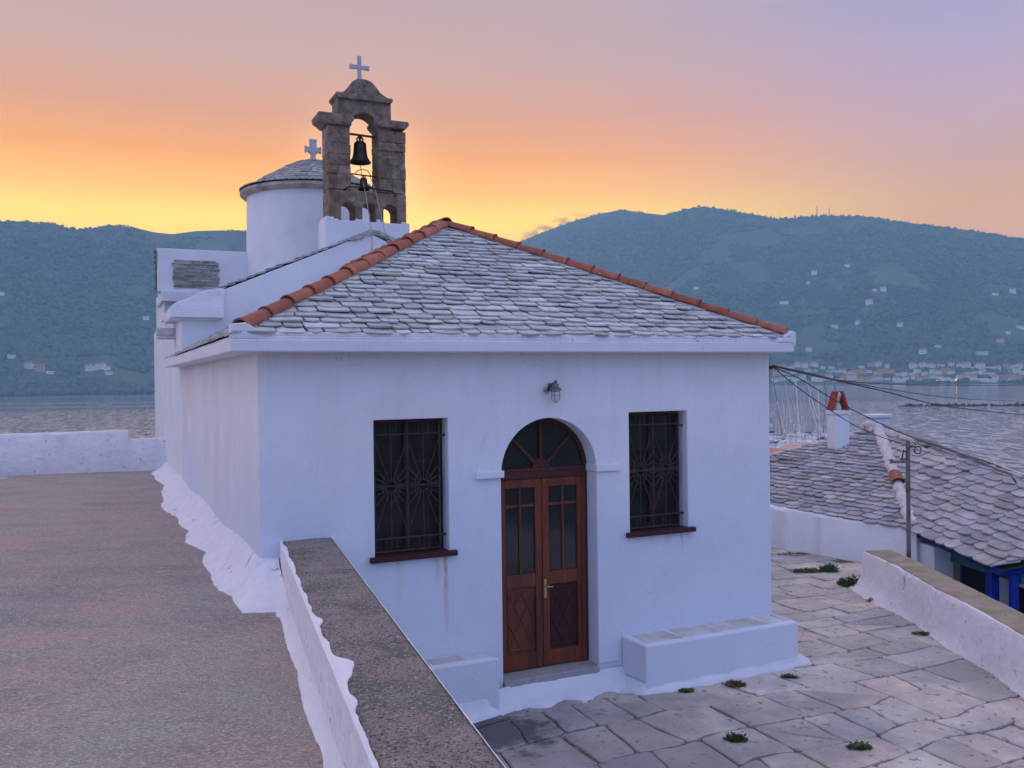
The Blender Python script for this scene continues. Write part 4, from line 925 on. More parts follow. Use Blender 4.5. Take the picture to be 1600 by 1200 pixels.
# ================================================================== NEIGHBOUR HOUSE below the court
nh = empty('slate_roofed_house', (7.5, 15, -3), 0, 'low neighbouring house with grey slate hip roof and blue woodwork', 'house')
NO = Vector((7.5, 15, -3))
EZ = .44
A0 = at_y(1205, 790, 16.6); C = at_y(1427, 828, 14.35); Pk = at_y(1372, 670, 19.0)
D = at_y(1556, 886, 12.4); E_ = at_y(1640, 868, 13.3)
def plane(a, b, c): n = (b - a).cross(c - a).normalized(); return n, a
def hit(x, y, pl):
    d = ray(x, y); n, a = pl; o = Vector((0, 0, CZ)); return o + d * ((a - o).dot(n) / d.dot(n))
pA = plane(A0, C, Pk); pB = plane(C, D, Pk)
Rr = hit(1600, 746, pB); Rr2 = Pk + (Rr - Pk) * 1.25; E_ = hit(1660, 864, pB)
Q = hit(1205, 713, pA); Q2 = Pk + (Q - Pk) * 1.5; A2 = C + (A0 - C) * 1.9
De = D + (D - C) * .0
# triangular end plane on the right: D, E, Rr2
rb = MB()
back = lambda p: Vector((p.x + 3.2, p.y + 3.6, EZ - .4))
Bk = back(Pk); Bl = Vector((Q2.x + .5, Q2.y + 3.5, EZ - .3)); Br = back(Rr2)
V_ = [A2, C, D, E_, Pk, Q2, Rr2, Bk, Bl, Br]; V_ = [v - NO for v in V_]
rb.add([tuple(v) for v in V_], [(0, 1, 4, 5), (1, 2, 3, 6, 4), (5, 4, 7, 8), (4, 6, 9, 7), (3, 9, 6), (0, 5, 8)])
rb.add([tuple(v - Vector((0, 0, .08))) for v in V_], [(5, 4, 1, 0), (4, 6, 3, 2, 1), (8, 7, 4, 5), (7, 9, 6, 4), (6, 9, 3), (8, 5, 0)])
nroof2 = rb.build('roof', M_underslate, nh, recalc=False)
ns2 = MB(); tonesB = [(1, 1, 1), (1.08, 1.03, 1.0), (.85, .86, .87), (.78, .79, .80), (1.12, 1.08, 1.08), (1.0, .95, .95), (.92, .95, 1.0)]
def plane_slates(mb, a, b, polyw, row, wmin, wmax, th, rnd, seed, rowgrow=0, lift=2.0, s_start=-.08):
    # a->b is the eave; polyw the outline of the plane in world space
    X = (b - a).normalized(); n = (b - a).cross(polyw[2] - a).normalized()
    if n.z < 0: n = -n
    S = n.cross(X).normalized()
    if S.z < 0: S = -S
    pl = [((p - a).dot(X), (p - a).dot(S)) for p in polyw]
    def lim(s):
        xs = []
        for i in range(len(pl)):
            (x0, s0), (x1, s1) = pl[i], pl[(i + 1) % len(pl)]
            if (s0 - s) * (s1 - s) <= 0 and abs(s1 - s0) > 1e-6: xs.append(x0 + (x1 - x0) * (s - s0) / (s1 - s0))
        return (min(xs), max(xs)) if len(xs) > 1 else None
    smax = max(p[1] for p in pl)
    def lf(s): l = lim(min(max(s, .002), smax - .002)); return l[0] if l else 0
    def rt(s): l = lim(min(max(s, .002), smax - .002)); return l[1] if l else 0
    slates(mb, a - NO, X, S, lf, rt, s_start, smax - .03, row, wmin, wmax, th, rnd, seed, tonesB, lift=lift)
plane_slates(ns2, A2, C, [A2, C, Pk, Q2], .150, .17, .38, .021, .075, 51, lift=2.0)
plane_slates(ns2, C, D, [C, D, E_, Rr2, Pk], .175, .20, .46, .024, .085, 52, lift=1.9)
ns2.build('slates', M_slate2, nroof2, recalc=False)
# flaking white mortar on the hip and ridges with one bare red tile
def mortar_line(P0, P1, r_, seed, parent, m=M_rough_white, name='ridge_mortar', lift=.03):
    r = random.Random(seed); P0 = P0 - NO; P1 = P1 - NO; n = int((P1 - P0).length / .09); vs = []; fs = []; D_ = (P1 - P0).normalized(); A_ = D_.cross(Vector((0, 0, 1))).normalized(); B_ = A_.cross(D_)
    if B_.z < 0: B_ = -B_
    for i in range(n + 1):
        c = P0.lerp(P1, i / n); k = r_ * r.uniform(.8, 1.15)
        for t in range(7): a = PI * t / 6; vs.append(c + A_ * math.cos(a) * k * 1.25 + B_ * (math.sin(a) * k * .9 + lift + r.uniform(-.012, .012)))
    for i in range(n):
        for k in range(6): fs.append((i * 7 + k, i * 7 + k + 1, (i + 1) * 7 + k + 1, (i + 1) * 7 + k))
    fs += [tuple(range(7)), tuple(n * 7 + k for k in range(7))]
    return MB().add(vs, fs).build(name, m, parent, smooth=True)
mortar_line(C + (Pk - C) * .02, Pk, .09, 1, nroof2, lift=.04); mortar_line(Pk, Q2, .06, 2, nroof2, M_rough_white, lift=.01); mortar_line(Pk, Rr2, .055, 3, nroof2, M_rough_white, lift=.01)
tm = MB(); bd = MB(); ridge_run(tm, bd, C - NO + (Pk - C) * .36 + Vector((0, 0, .06)), C - NO + (Pk - C) * .44 + Vector((0, 0, .07)), .115, .4, 8); tm.build('bare_hip_tile', M_tile, nroof2, smooth=True, angle=50)
# walls
def wall_quad(a, b, z0, zta, ztb, th, name, m, parent, inset=0.0, cutter=None, bevel=.01):
    d = (b - a); d.z = 0; d.normalize(); nn = Vector((-d.y, d.x, 0))
    a = a + nn * inset; b = b + nn * inset; vs = []
    for p, z in ((a, zta), (b, ztb)):
        for o in (0, th):
            for zz in (z0, z): vs.append(Vector((p.x, p.y, zz)) + nn * o - NO)
    return MB().add(vs, [(0, 1, 5, 4), (2, 6, 7, 3), (0, 2, 3, 1), (4, 5, 7, 6), (1, 3, 7, 5), (0, 4, 6, 2)]).build(name, m, parent, bevel=bevel, cut=cutter)
wall_quad(C + (A0 - C) * 1.9, C, -3.5, A0.z - .06, C.z - .05, .35, 'wall', M_plaster, nh, inset=-.38 + .45)
# foot fillet of the wall on the paving
# wall under eave B, set back, with openings
dB = (D - C); dB.z = 0; dB.normalize(); nB = Vector((-dB.y, dB.x, 0))
if nB.x < 0: nB = -nB
LB = (Vector((D.x, D.y, 0)) - Vector((C.x, C.y, 0))).length
w0 = Vector((C.x, C.y, 0)) + nB * .06; 
def bpt(s, o, z): return tuple(w0 + dB * s + nB * o + Vector((0, 0, z)) - NO)
def bbox_(mb, s0, s1, o0, o1, z0, z1, t=(1, 1, 1)):
    mb.add([bpt(s0, o0, z0), bpt(s1, o0, z0), bpt(s1, o1, z0), bpt(s0, o1, z0), bpt(s0, o0, z1), bpt(s1, o0, z1), bpt(s1, o1, z1), bpt(s0, o1, z1)], [(0, 3, 2, 1), (4, 5, 6, 7), (0, 1, 5, 4), (1, 2, 6, 5), (2, 3, 7, 6), (3, 0, 4, 7)], t)
def zl(s): return C.z + (D.z - C.z) * s / LB
m_ = MB(); bbox_(m_, .0, .42, .02, .35, -3.5, zl(.4) - .16); bbox_(m_, .42, 1.5, .45, .8, -3.5, .1); bbox_(m_, 1.5, LB + 1.5, .45, .8, -3.5, -.1); m_.build('side_wall', M_plaster, nh, bevel=.01)
m_ = MB(); bbox_(m_, .35, LB + .05, .30, .36, zl(1.2) - .32, zl(1.2) - .12); m_.build('lintel', M_teal, nh)
fa = MB(); a = C - NO; b = D - NO
fa.add([tuple(a + Vector((0, 0, -.02)) + nB * .03), tuple(b + Vector((0, 0, -.02)) + nB * .03), tuple(b + Vector((0, 0, -.11)) + nB * .03), tuple(a + Vector((0, 0, -.11)) + nB * .03), tuple(a + Vector((0, 0, -.02)) + nB * .07), tuple(b + Vector((0, 0, -.02)) + nB * .07), tuple(b + Vector((0, 0, -.11)) + nB * .07), tuple(a + Vector((0, 0, -.11)) + nB * .07)], [(0, 1, 2, 3), (4, 7, 6, 5), (0, 4, 5, 1), (3, 2, 6, 7), (0, 3, 7, 4), (1, 5, 6, 2)])
fa.build('eaves_board', M_blue, nh)
def bpost(s0, s1, o0, o1, z0, z1, name, m): q = MB(); bbox_(q, s0, s1, o0, o1, z0, z1); return q.build(name, m, nh, bevel=.006)
bpost(.50, 1.18, .40, .446, -2.6, -.02, 'shutter', M_blue)
dk = MB(); bbox_(dk, .56, 1.12, .39, .398, -2.5, -.1); dk.build('dark_opening', M_dark, nh)
bpost(1.18, 1.30, .36, .44, -2.6, .02, 'door_jamb', M_teal)
bpost(1.30, 1.50, .30, .449, -2.6, .02, 'pilaster', M_plaster)
bpost(1.52, 1.66, .10, .22, -2.8, zl(1.6) - .12, 'post', M_blue)
dk = MB(); bbox_(dk, 1.72, 2.15, .43, .448, -2.5, -.15); dk.build('dark_opening', M_dark, nh)
bpost(2.15, 2.27, .36, .44, -2.6, -.1, 'door_jamb', M_teal); bpost(2.27, 2.42, .30, .449, -2.6, -.1, 'pilaster', M_plaster)
# corner posts at D and beyond, under the end eave
dE = (E_ - D); dE.z = 0; dE.normalize()
for s_, w_, mm, nm in ((.10, .10, M_blue, 'post'), (.42, .30, M_plaster, 'pilaster'), (.9, .10, M_blue, 'post')):
    p = D + dE * s_ + nB * .22 - dB * .1; q = MB(); q.box(p.x - NO.x - w_ / 2, p.x - NO.x + w_ / 2, p.y - NO.y - .05, p.y - NO.y + .05, 0, D.z - NO.z - .06); q.build(nm, mm, nh, bevel=.006)
ib = MB(); ib.box(7.75 - NO.x, 12 - NO.x, 13.2 - NO.y, 19 - NO.y, -1, 2.9); ib.build('inner_wall', M_plaster, nh)
ebd = MB(); a = D - NO; b = E_ + dE * 1.0 - NO; ebd.tube([a + Vector((.03, .1, -.09)), b + Vector((0, .1, -.09))], .05, 4); ebd.build('eaves_board', M_blue, nh)
# chimneys (fixed to the house)
def chimney(x0, x1, ytop, ybot, Y, tiles):
    a, b = at_y(x0, ytop, Y), at_y(x1, ytop, Y); bt = at_y(x0, ybot, Y); cx, w, zt, zb = (a.x + b.x) / 2 - NO.x, (b.x - a.x), a.z - NO.z, bt.z - NO.z - .8; cy = Y - NO.y + w / 2
    m = MB(); w2 = w * .44
    th = .35; c_, s_ = math.cos(th), math.sin(th)
    def rbox(mb, hw, hd, z0, z1, t=(1, 1, 1)):
        P = [(cx + c_ * x - s_ * y, cy + s_ * x + c_ * y) for x, y in ((-hw, -hd), (hw, -hd), (hw, hd), (-hw, hd))]
        mb.prism(P, z0, z1, t, axis='z')
    rbox(m, w2 * .92, w2 * .75, zb, zt - .08); rbox(m, w2 * 1.06, w2 * .9, zt - .08, zt)
    ch_ = m.build('chimney', M_plaster, nroof2, bevel=.012)
    if tiles:
        t = MB(); hh = .38
        for sg in (-1, 1):
            for dy in (-.075, .075):
                P0 = Vector((cx + sg * w2 * .78, cy + dy, zt + .0)); P1 = Vector((cx + sg * .03, cy + dy, zt + hh)); D_ = (P1 - P0).normalized(); A_ = Vector((0, 1, 0)); B_ = A_.cross(D_) * (1 if sg > 0 else 1)
                if B_.z < 0: B_ = -B_
                vs = []; 
                for c in (P0, P1):
                    for q in (0, 1):
                        for k in range(7): aa = PI * k / 6; rr_ = .068 - .012 * q; vs.append(c + A_ * math.cos(aa) * rr_ + B_ * math.sin(aa) * rr_)
                fs = []
                for k in range(6): fs += [(k, k + 1, 15 + k, 14 + k), (7 + k, 21 + k, 22 + k, 8 + k), (k, 7 + k, 8 + k, k + 1), (14 + k, 15 + k, 22 + k, 21 + k)]
                fs += [(0, 14, 21, 7), (6, 13, 27, 20)]
                t.add(vs, fs, (.95, .55, .5))
        t.build('chimney_tiles', M_tile, nroof2)
        c3 = MB(); c3.lathe([(w2 * .5, 0), (w2 * .3, .12), (.03, .2), (.06, .26), (.08, .33), (.03, .38)], (cx, cy, zt), 10); c3.build('chimney_mortar', M_skirt, nroof2, smooth=True)
chimney(1299, 1331, 642, 684, 18.3, True)
chimney(1358, 1396, 648, 676, 20.3, False)
kn = MB(); p = at_y(1357, 664, 19.1) - NO; kn.lathe([(.09, -.3), (.11, -.05), (.12, .03), (.06, .09)], tuple(p), 9); p = at_y(1348, 666, 19.0) - NO; kn.lathe([(.05, -.25), (.07, -.05), (.06, .03), (.02, .06)], tuple(p), 8); kn.build('ridge_knob', M_rough_white, nroof2, smooth=True)
# low white retaining wall in front of it, along the court
cw = empty('court_back_wall', (5.8, 15, GZ), 0, 'plain white wall under the slate eave at the back of the court', 'wall')
b0 = on_z(1150, 846, GZ); b1 = on_z(1432, 891, GZ); n = 24; pts = [b0.lerp(b1, i / n) for i in range(n + 1)]
for p in pts: p.z = 0
tA, tC = A0.z - .05, C.z - .06
rough_wall(cw, pts, [(at_y(1150 + 282 * i / n, 781 + 47 * i / n, p.y).z) for i, p in enumerate(pts)], -3, .3, 'wall', M_plaster, 5, .004)

# pole with hook
pp = on_z(1420, 862, .31); pl = empty('metal_pole', pp, 0, 'thin rusty metal pole with hooked top standing by the slate roof corner', 'pole')
zt_ = at_y(1420, 688, pp.y).z - pp.z
m_ = MB(); m_.tube([(0, 0, -.3), (0, 0, zt_)], .03, 10); m_.build('pole_shaft', M_pole, pl, smooth=True, angle=50)
m_ = MB(); m_.tube([(0, -.02, zt_ - .12), (.05, -.03, zt_ - .07), (.11, -.03, zt_ - .10)] + [(.13 + .05 * math.sin(t * .7), -.03, zt_ - .12 - .0 + .055 * math.cos(t * .7) - .02) for t in range(8)], .009, 6)
m_.tube([(0, 0, zt_ - .20), (-.07, -.02, zt_ - .14), (-.09, -.02, zt_ - .24), (-.10, -.02, zt_ - .28)], .01, 6); m_.build('hook', M_iron, pl)
m_ = MB(); m_.tube([(0, 0, zt_ - .31), (-.24, 0, zt_ - .305)], .02, 8); m_.tube([(-.24, 0, zt_ - .33), (-.24, 0, zt_ - .27)], .024, 8); m_.build('side_arm', M_pole, pl)

# cables from the chapel's right corner
br = empty('cable_bracket', W(NW, .12, 2.98), TH, 'black cable bracket and coiled wire on the right corner of the chapel', 'bracket')
m_ = MB(); m_.tube([(-.01, 0, .03), (.03, 0, .04), (.09, 0, .0), (.14, .0, .0)], .022, 8); m_.tube([(0, 0, .05), (.0, 0, -.06)], .02, 6); m_.build('hook', M_iron, br)
m_ = MB(); m_.tube([(.03, .0, 0), (.055, 0, -.08), (.05, 0, -.18), (.02, 0, -.24)], .008, 6); m_.tube([(.05, .02, 0), (.09, .02, -.1), (.085, .02, -.22), (.05, .02, -.30), (.01, .02, -.27)], .007, 6); m_.lathe([(.02, -.05), (.035, -.03), (.035, .02), (.02, .04)], (.02, 0, -.25), 10); m_.build('wire_coil', M_cable, br)
def cable(px, r_, label, Yend=24, Y0=10.12):
    x0 = px[0][0]; x1 = px[-1][0]; pts = []
    P = px
    for i in range(len(P) - 1):
        for k in range(5):
            q = k / 5
            # catmull-rom in the picture, depth from a straight plan line
            p0 = P[max(i - 1, 0)]; p1 = P[i]; p2 = P[i + 1]; p3 = P[min(i + 2, len(P) - 1)]
            f_ = lambda a, b, c, d: .5 * ((2 * b) + (-a + c) * q + (2 * a - 5 * b + 4 * c - d) * q * q + (-a + 3 * b - 3 * c + d) * q ** 3)
            x = f_(p0[0], p1[0], p2[0], p3[0]); y = f_(p0[1], p1[1], p2[1], p3[1]); pts.append((x, y))
    pts.append(P[-1]); out = []
    X0 = (x0 - 800) / F * Y0; X1 = (x1 - 800) / F * Yend
    for (x, y) in pts:
        t = (x - 800) / F; # plan line from (X0,Y0) to (X1,Yend)
        dx, dy = X1 - X0, Yend - Y0; s = (t * Y0 - X0) / (dx - t * dy); Y = Y0 + dy * s; out.append(at_y(x, y, Y))
    rope([tuple(p) for p in out], r_, 'cable', M_cable, label, 'cable', 'black cables strung from the chapel corner')
cable([(1208, 571), (1251, 580), (1308, 593), (1352, 598), (1421, 601), (1500, 602), (1600, 602), (1680, 600)], .006, 'highest of the black cables, levelling out over the bay', 30)
cable([(1208, 572), (1251, 581), (1308, 594), (1352, 602), (1407, 611), (1490, 622), (1600, 627), (1690, 628)], .006, 'second highest black cable sagging gently over the bay', 28)
cable([(1208, 572), (1251, 582), (1308, 595), (1380, 611), (1462, 632), (1540, 642), (1600, 648), (1700, 656)], .0085, 'thickest black cable, lowest of those crossing in front of the water', 26)
cable([(1208, 573), (1250, 592), (1297, 621), (1352, 650), (1407, 676), (1462, 697), (1531, 719), (1600, 742), (1650, 757)], .006, 'black cable running down along the ridge of the slate roof', 17.0)
cable([(1208, 573), (1242, 602), (1292, 637), (1336, 665), (1380, 684), (1425, 697)], .0055, 'short black cable dropping to the pole by the slate roof', 14.1)

# weeds in the joints
def tuft(x, y, w, h, name, m, label, n=120, seed=0, cat='weed', spread=1.0):
    r = random.Random(seed); p = on_z(x, y, GZ + .005); e = MB()
    for k in range(n):
        a = r.uniform(0, 2 * PI); d = math.sqrt(r.random()); bx, by = math.cos(a) * d * w, math.sin(a) * d * w * spread; hh = 1.7 * h * r.uniform(.35, 1) * (1 - .5 * d); t = r.uniform(0, 2 * PI); l = r.uniform(.012, .03)
        tx, ty = bx + math.cos(t) * l * 1.5, by + math.sin(t) * l * 1.5; sx, sy = -math.sin(t) * l * .45, math.cos(t) * l * .45
        kk = r.uniform(.6, 1.5); z0 = r.uniform(-.004, hh * .7)
        e.add([(bx - sx * .4, by - sy * .4, z0), (bx + sx * .4, by + sy * .4, z0), ((bx + tx) / 2 + sx, (by + ty) / 2 + sy, z0 + hh * .3), (tx, ty, z0 + hh * .32), ((bx + tx) / 2 - sx, (by + ty) / 2 - sy, z0 + hh * .3)], [(0, 1, 2, 3, 4)], (kk, kk, kk * .8))
    o = e.build(name, m, recalc=False); o.location = p; return tag(o, label, cat, 'weeds growing in the paving joints')
tuft(1296, 892, .14, .10, 'weed_tuft', M_leaf, 'upper bushy green weed beside the chapel, left of the rounder one', 320, 1)
tuft(1262, 893, .26, .05, 'weed_tuft', M_leaf, 'long low green weed mat nearest the chapel wall at the back', 380, 2, spread=.4)
tuft(1330, 914, .20, .11, 'weed_tuft', M_leaf, 'round dense green weed at the foot of the boundary wall', 520, 3, spread=.7)
tuft(1373, 938, .20, .03, 'weed_tuft', M_moss, 'thin brownish weed along a joint below the boundary wall foot', 160, 4, spread=.4)
tuft(1150, 1156, .085, .05, 'weed_tuft', M_leaf, 'small dark green weed in the middle of the near flagstones', 200, 5, spread=.7)
tuft(1343, 1168, .10, .035, 'weed_tuft', M_leaf, 'small green weed nearest the lower right of the court', 170, 6, spread=.6)
tuft(1150, 1070, .10, .03, 'weed_tuft', M_moss, 'dry brown moss patch in front of the right bench', 200, 7, spread=.8)
tuft(1072, 1079, .07, .02, 'weed_tuft', M_leaf, 'tiny green weed left of the dry brown moss patch', 110, 8, spread=.6)
tuft(1233, 1058, .08, .025, 'weed_tuft', M_leaf, 'tiny green weed at the right end of the bench', 130, 9, spread=.5)
tuft(1240, 866, .3, .03, 'weed_tuft', M_moss, 'faint yellowish weeds along the foot of the back wall', 160, 10, spread=.4)
tuft(1440, 990, .10, .02, 'weed_tuft', M_moss, 'dry tuft by two loose stones under the boundary wall', 120, 13, spread=.5)
for (x, y, s_, lb) in ((1418, 956, .09, 'thin flat loose stone under the boundary wall'), (1432, 961, .075, 'small lumpy loose stone under the boundary wall')):
    r = random.Random(x); p = on_z(x, y, GZ); vs = [(r.uniform(.8, 1.1) * s_ * math.cos(k * PI / 4), r.uniform(.6, .9) * s_ * math.sin(k * PI / 4), 0) for k in range(8)]
    h_ = .03 if x == 1418 else .055; vs += [(a * .75, b * .75, h_ * r.uniform(.8, 1.2)) for a, b, _ in vs]
    o = MB().add(vs, [tuple(range(8)), tuple(range(8, 16))] + [(i, (i + 1) % 8, (i + 1) % 8 + 8, i + 8) for i in range(8)]).build('loose_stone', M_rock, bevel=.006); o.location = p; tag(o, lb, 'stone')

# ================================================================== LAND, SEA, HILLS
SEA = CZ - 18.0
def near_h(x, y):
    u = (x - CH.x) * U.x + (y - CH.y) * U.y; v = (x - CH.x) * V.x + (y - CH.y) * V.y
    d = np.maximum(np.maximum(-u - 18, u - 26), np.maximum(v - 20, -1e9)); d = np.where(v < -15, np.maximum(np.maximum(-u - 60, u - 60), -1e9), d)
    h = -3.2 - np.clip(d, 0, 60) * .34 + 1.5 * fbm(x * .06, y * .06, 5); h = np.where(v < -15, h + np.clip(-v - 15, 0, 200) * .06, h); return np.maximum(h, SEA - 2.5)
xs = np.linspace(-160, 170, 110); ys = np.linspace(-250, 130, 120); XX, YY = np.meshgrid(xs, ys); ZZ = near_h(XX, YY)
lm_ = MB().add(list(zip(XX.ravel(), YY.ravel(), ZZ.ravel())), [(j * 110 + i, j * 110 + i + 1, (j + 1) * 110 + i + 1, (j + 1) * 110 + i) for j in range(119) for i in range(109)])
tag(lm_.build('headland_ground', M_land, smooth=True, recalc=False), kind='structure')
SX = 6000
tag(MB().add([(-SX, -2800, SEA), (SX, -2800, SEA), (SX, 5600, SEA), (-SX, 5600, SEA)], [(0, 1, 2, 3)]).build('sea', M_sea, recalc=False), kind='structure')

def horiz_y(x): return 600 - 10 - (x - 800) * math.tan(ROLL)
SIL = [(-900, 420), (-500, 380), (-200, 350), (0, 346), (40, 345), (90, 350), (128, 359), (150, 355), (190, 352), (215, 355), (245, 362), (272, 365), (310, 360), (350, 359), (392, 362), (450, 372), (520, 385), (600, 396), (700, 392), (790, 383), (815, 378), (850, 362), (900, 345), (940, 333), (975, 327), (1005, 331), (1040, 335), (1062, 329), (1090, 323), (1120, 324), (1150, 329), (1190, 336), (1215, 341), (1240, 340), (1270, 337), (1300, 336), (1350, 337), (1375, 340), (1400, 345), (1450, 350), (1500, 357), (1560, 366), (1600, 374), (1700, 385), (1900, 400), (2400, 430), (3200, 450)]
saz = np.array([math.atan2(x - 800, F) for x, y in SIL]); stan = np.array([math.tan(math.atan2(horiz_y(x) - y, F)) / math.cos(0) * math.cos(math.atan2(x - 800, F)) for x, y in SIL])
def ridge_t(az): return np.interp(az, saz, stan, left=stan[0] * .8, right=stan[-1] * .8)
SRS = [(-900, 1500), (0, 1400), (250, 1420), (500, 2000), (760, 2400), (900, 1900), (1200, 1620), (1350, 1520), (1600, 1500), (2400, 1200)]
raz = np.array([math.atan2(x - 800, F) for x, y in SRS]); rsv = np.array([r / math.cos(a) if False else r for (x, r), a in zip(SRS, raz)], float)
def shore(az): return np.interp(az, raz, rsv) + 60 * fbm(az * 9, az * 0, 9, 3)
def ridge_r(az): return np.interp(az, [-.9, -.6, -.3, -.1, .05, .2, .6, .9], [2500, 2400, 2600, 3600, 3500, 3000, 2900, 2700])
def hill_h(r, az):
    rs_, rr_ = shore(az), ridge_r(az); t = (r - rs_) / (rr_ - rs_); H = 18 + rr_ * ridge_t(az)
    tt_ = np.clip(t, 0, 1); g_ = .35 * tt_ + .65 * tt_ ** 1.9; g_ = np.where(t > 1, 1 - .55 * (t - 1) - .6 * (t - 1) ** 2, g_)
    x, y = r * np.sin(az), r * np.cos(az)
    no = 95 * fbm(x / 420, y / 420, 2, 5) * 4 * tt_ * np.clip(1 - tt_, 0, 1) + 7 * fbm(x / 60, y / 60, 3, 3) * np.clip(t * 6, 0, 1) * np.where(tt_ > .93, .15, 1)
    rdg = -55 * (1 - np.abs(2 * vnoise(az * 11 + .6 * np.sin(r / 300.), r / 1400., 8) - 1)) ** 2 * 4 * tt_ * np.clip(1 - tt_, 0, 1)
    h = H * g_ + no + rdg
    cap = 18 + r * ridge_t(az) * (.99) # stay below the skyline in front of the ridge
    h = np.where(t < 1, np.minimum(h, cap), h)
    return np.where(t < 0, -8 + 0 * h, np.maximum(h, .5)) + SEA
na, nt_ = 760, 110
az_ = np.linspace(-.95, .95, na); tt_ = np.concatenate([[-.03, -.005], np.linspace(.004, 1.25, nt_ - 2)])
AZ, TT = np.meshgrid(az_, tt_); RR = shore(AZ) + TT * (ridge_r(AZ) - shore(AZ)); HH = hill_h(RR, AZ)
vx = np.stack([RR * np.sin(AZ), RR * np.cos(AZ), HH], -1).reshape(-1, 3)
me = bpy.data.meshes.new('far_hills'); I = np.arange(nt_ - 1)[:, None] * na + np.arange(na - 1)[None]; Q_ = np.stack([I, I + 1, I + na + 1, I + na], -1).reshape(-1, 4)
def np_mesh(name, vx, faces, m, smooth=True, tint=None):
    me = bpy.data.meshes.new(name); k = faces.shape[1]; me.vertices.add(len(vx)); me.vertices.foreach_set('co', vx.astype(np.float32).ravel())
    me.loops.add(faces.size); me.loops.foreach_set('vertex_index', faces.astype(np.int32).ravel()); me.polygons.add(len(faces)); me.polygons.foreach_set('loop_start', np.arange(0, faces.size, k, dtype=np.int32))
    me.update(calc_edges=True); me.polygons.foreach_set('use_smooth', np.full(len(faces), smooth)); me.materials.append(m)
    if tint is not None:
        ca = me.color_attributes.new('tint', 'FLOAT_COLOR', 'POINT'); arr = np.ones((len(vx), 4), np.float32); arr[:, :3] = tint; ca.data.foreach_set('color', arr.ravel())
    o = bpy.data.objects.new(name, me); col.objects.link(o); return o
tag(np_mesh('far_hills', vx, Q_, M_hill), kind='structure')
HP = []
def on_hill(x, y):
    d = ray(x, y); dh = math.hypot(d.x, d.y); az = math.atan2(d.x, d.y); r = np.arange(float(shore(az)) + 4, 4200, 4.0); z = CZ + d.z / dh * r; h = hill_h(r, np.full_like(r, az)); k = np.argmax(h >= z)
    if not (h >= z).any(): k = 0
    rr_ = r[k]; return Vector((rr_ * math.sin(az), rr_ * math.cos(az), float(h[k])))
# masts on the ridge
for (x, yb, yt, lb) in ((1279, 338, 325, 'taller lattice antenna mast on the right ridge'), (1298, 337, 328, 'shorter antenna mast on the right ridge')):
    az = math.atan2(x - 800, F); r_ = float(ridge_r(az)); p = Vector((r_ * math.sin(az), r_ * math.cos(az), float(hill_h(np.array(r_), np.array(az))))); h = (yb - yt + 2) / F * r_
    e = empty('antenna_mast', p, 0, lb, 'antenna mast', 'antenna masts on the ridge'); m_ = MB()
    for (dx, dy) in ((-2, -2), (2, -2), (0, 2)): m_.tube([(dx, dy, -3), (dx * .3, dy * .3, h)], .5, 4)
    for k in range(6): q = k / 6; m_.tube([(-2 * (1 - .7 * q), -2 * (1 - .7 * q), h * q), (2 * (1 - .7 * (q + .12)), -2 * (1 - .7 * (q + .12)), h * (q + .14))], .35, 4)
    m_.build('lattice', M_lampm, e); 
    for k in (.6, .85): MB().lathe([(1.2, 0), (1.2, 2.4)], (0, -1, h * k), 8).build('aerial', M_fw, e)

# far houses: six kinds, copied
protos = []
def far_house(kind, w, d, h, mw, mr, hip):
    e = empty('far_house', (0, 0, -400)); b = MB().box(-w / 2, w / 2, -d / 2, d / 2, -5, h); b.build('wall', mw, e)
    r_ = MB(); o = .5; rh = h + (2.3 if hip else 1.0)
    if hip == 1: r_.add([(-w / 2 - o, -d / 2 - o, h), (w / 2 + o, -d / 2 - o, h), (w / 2 + o, d / 2 + o, h), (-w / 2 - o, d / 2 + o, h), (-w / 4, 0, rh), (w / 4, 0, rh)], [(0, 1, 5, 4), (1, 2, 5), (2, 3, 4, 5), (3, 0, 4), (3, 2, 1, 0)])
    elif hip == 2: r_.add([(-w / 2 - o, -d / 2 - o, h), (w / 2 + o, -d / 2 - o, h), (w / 2 + o, d / 2 + o, h), (-w / 2 - o, d / 2 + o, h), (-w / 2 - o, 0, rh), (w / 2 + o, 0, rh)], [(0, 1, 5, 4), (1, 2, 5), (2, 3, 4, 5), (3, 0, 4), (3, 2, 1, 0)])
    else: r_.box(-w / 2 - .2, w / 2 + .2, -d / 2 - .2, d / 2 + .2, h, h + .5)
    ro = r_.build('roof', mr, e)
    if hip: MB().box(w * .2, w * .2 + .9, 1, 1.9, h + .5, rh + .8).build('chimney', mw, ro)
    nf = 2 if h > 5 else 1; nwn = max(2, int(w / 3))
    for f_ in range(nf):
        for k in range(nwn):
            x = -w / 2 + (k + .5) * w / nwn; MB().box(x - .55, x + .55, -d / 2 - .04, -d / 2 + .1, 1 + f_ * 3, 2.5 + f_ * 3).build('window', M_fd, e)
    protos.append((e, w)); return e
for a in ((0, 12, 9, 6.2, M_fw, M_fr, 1), (1, 10, 8, 6.0, M_fw, M_fg, 2), (2, 15, 9, 6.4, M_fc, M_fr, 2), (3, 9, 8, 3.4, M_fw, M_fw, 0), (4, 13, 9, 6.4, M_fy, M_fr, 1), (5, 11, 9, 6.4, M_fp, M_fr, 2), (6, 18, 9, 4.0, M_fw, M_fw, 0)): far_house(*a)
km = kid_map(); used = set()
words = {0: 'white house with hipped red roof', 1: 'white gabled house with grey roof', 2: 'long cream house with red roof', 3: 'small white flat-roofed house', 4: 'yellow house with hipped red roof', 5: 'pink house with red roof', 6: 'long low white flat-roofed building'}
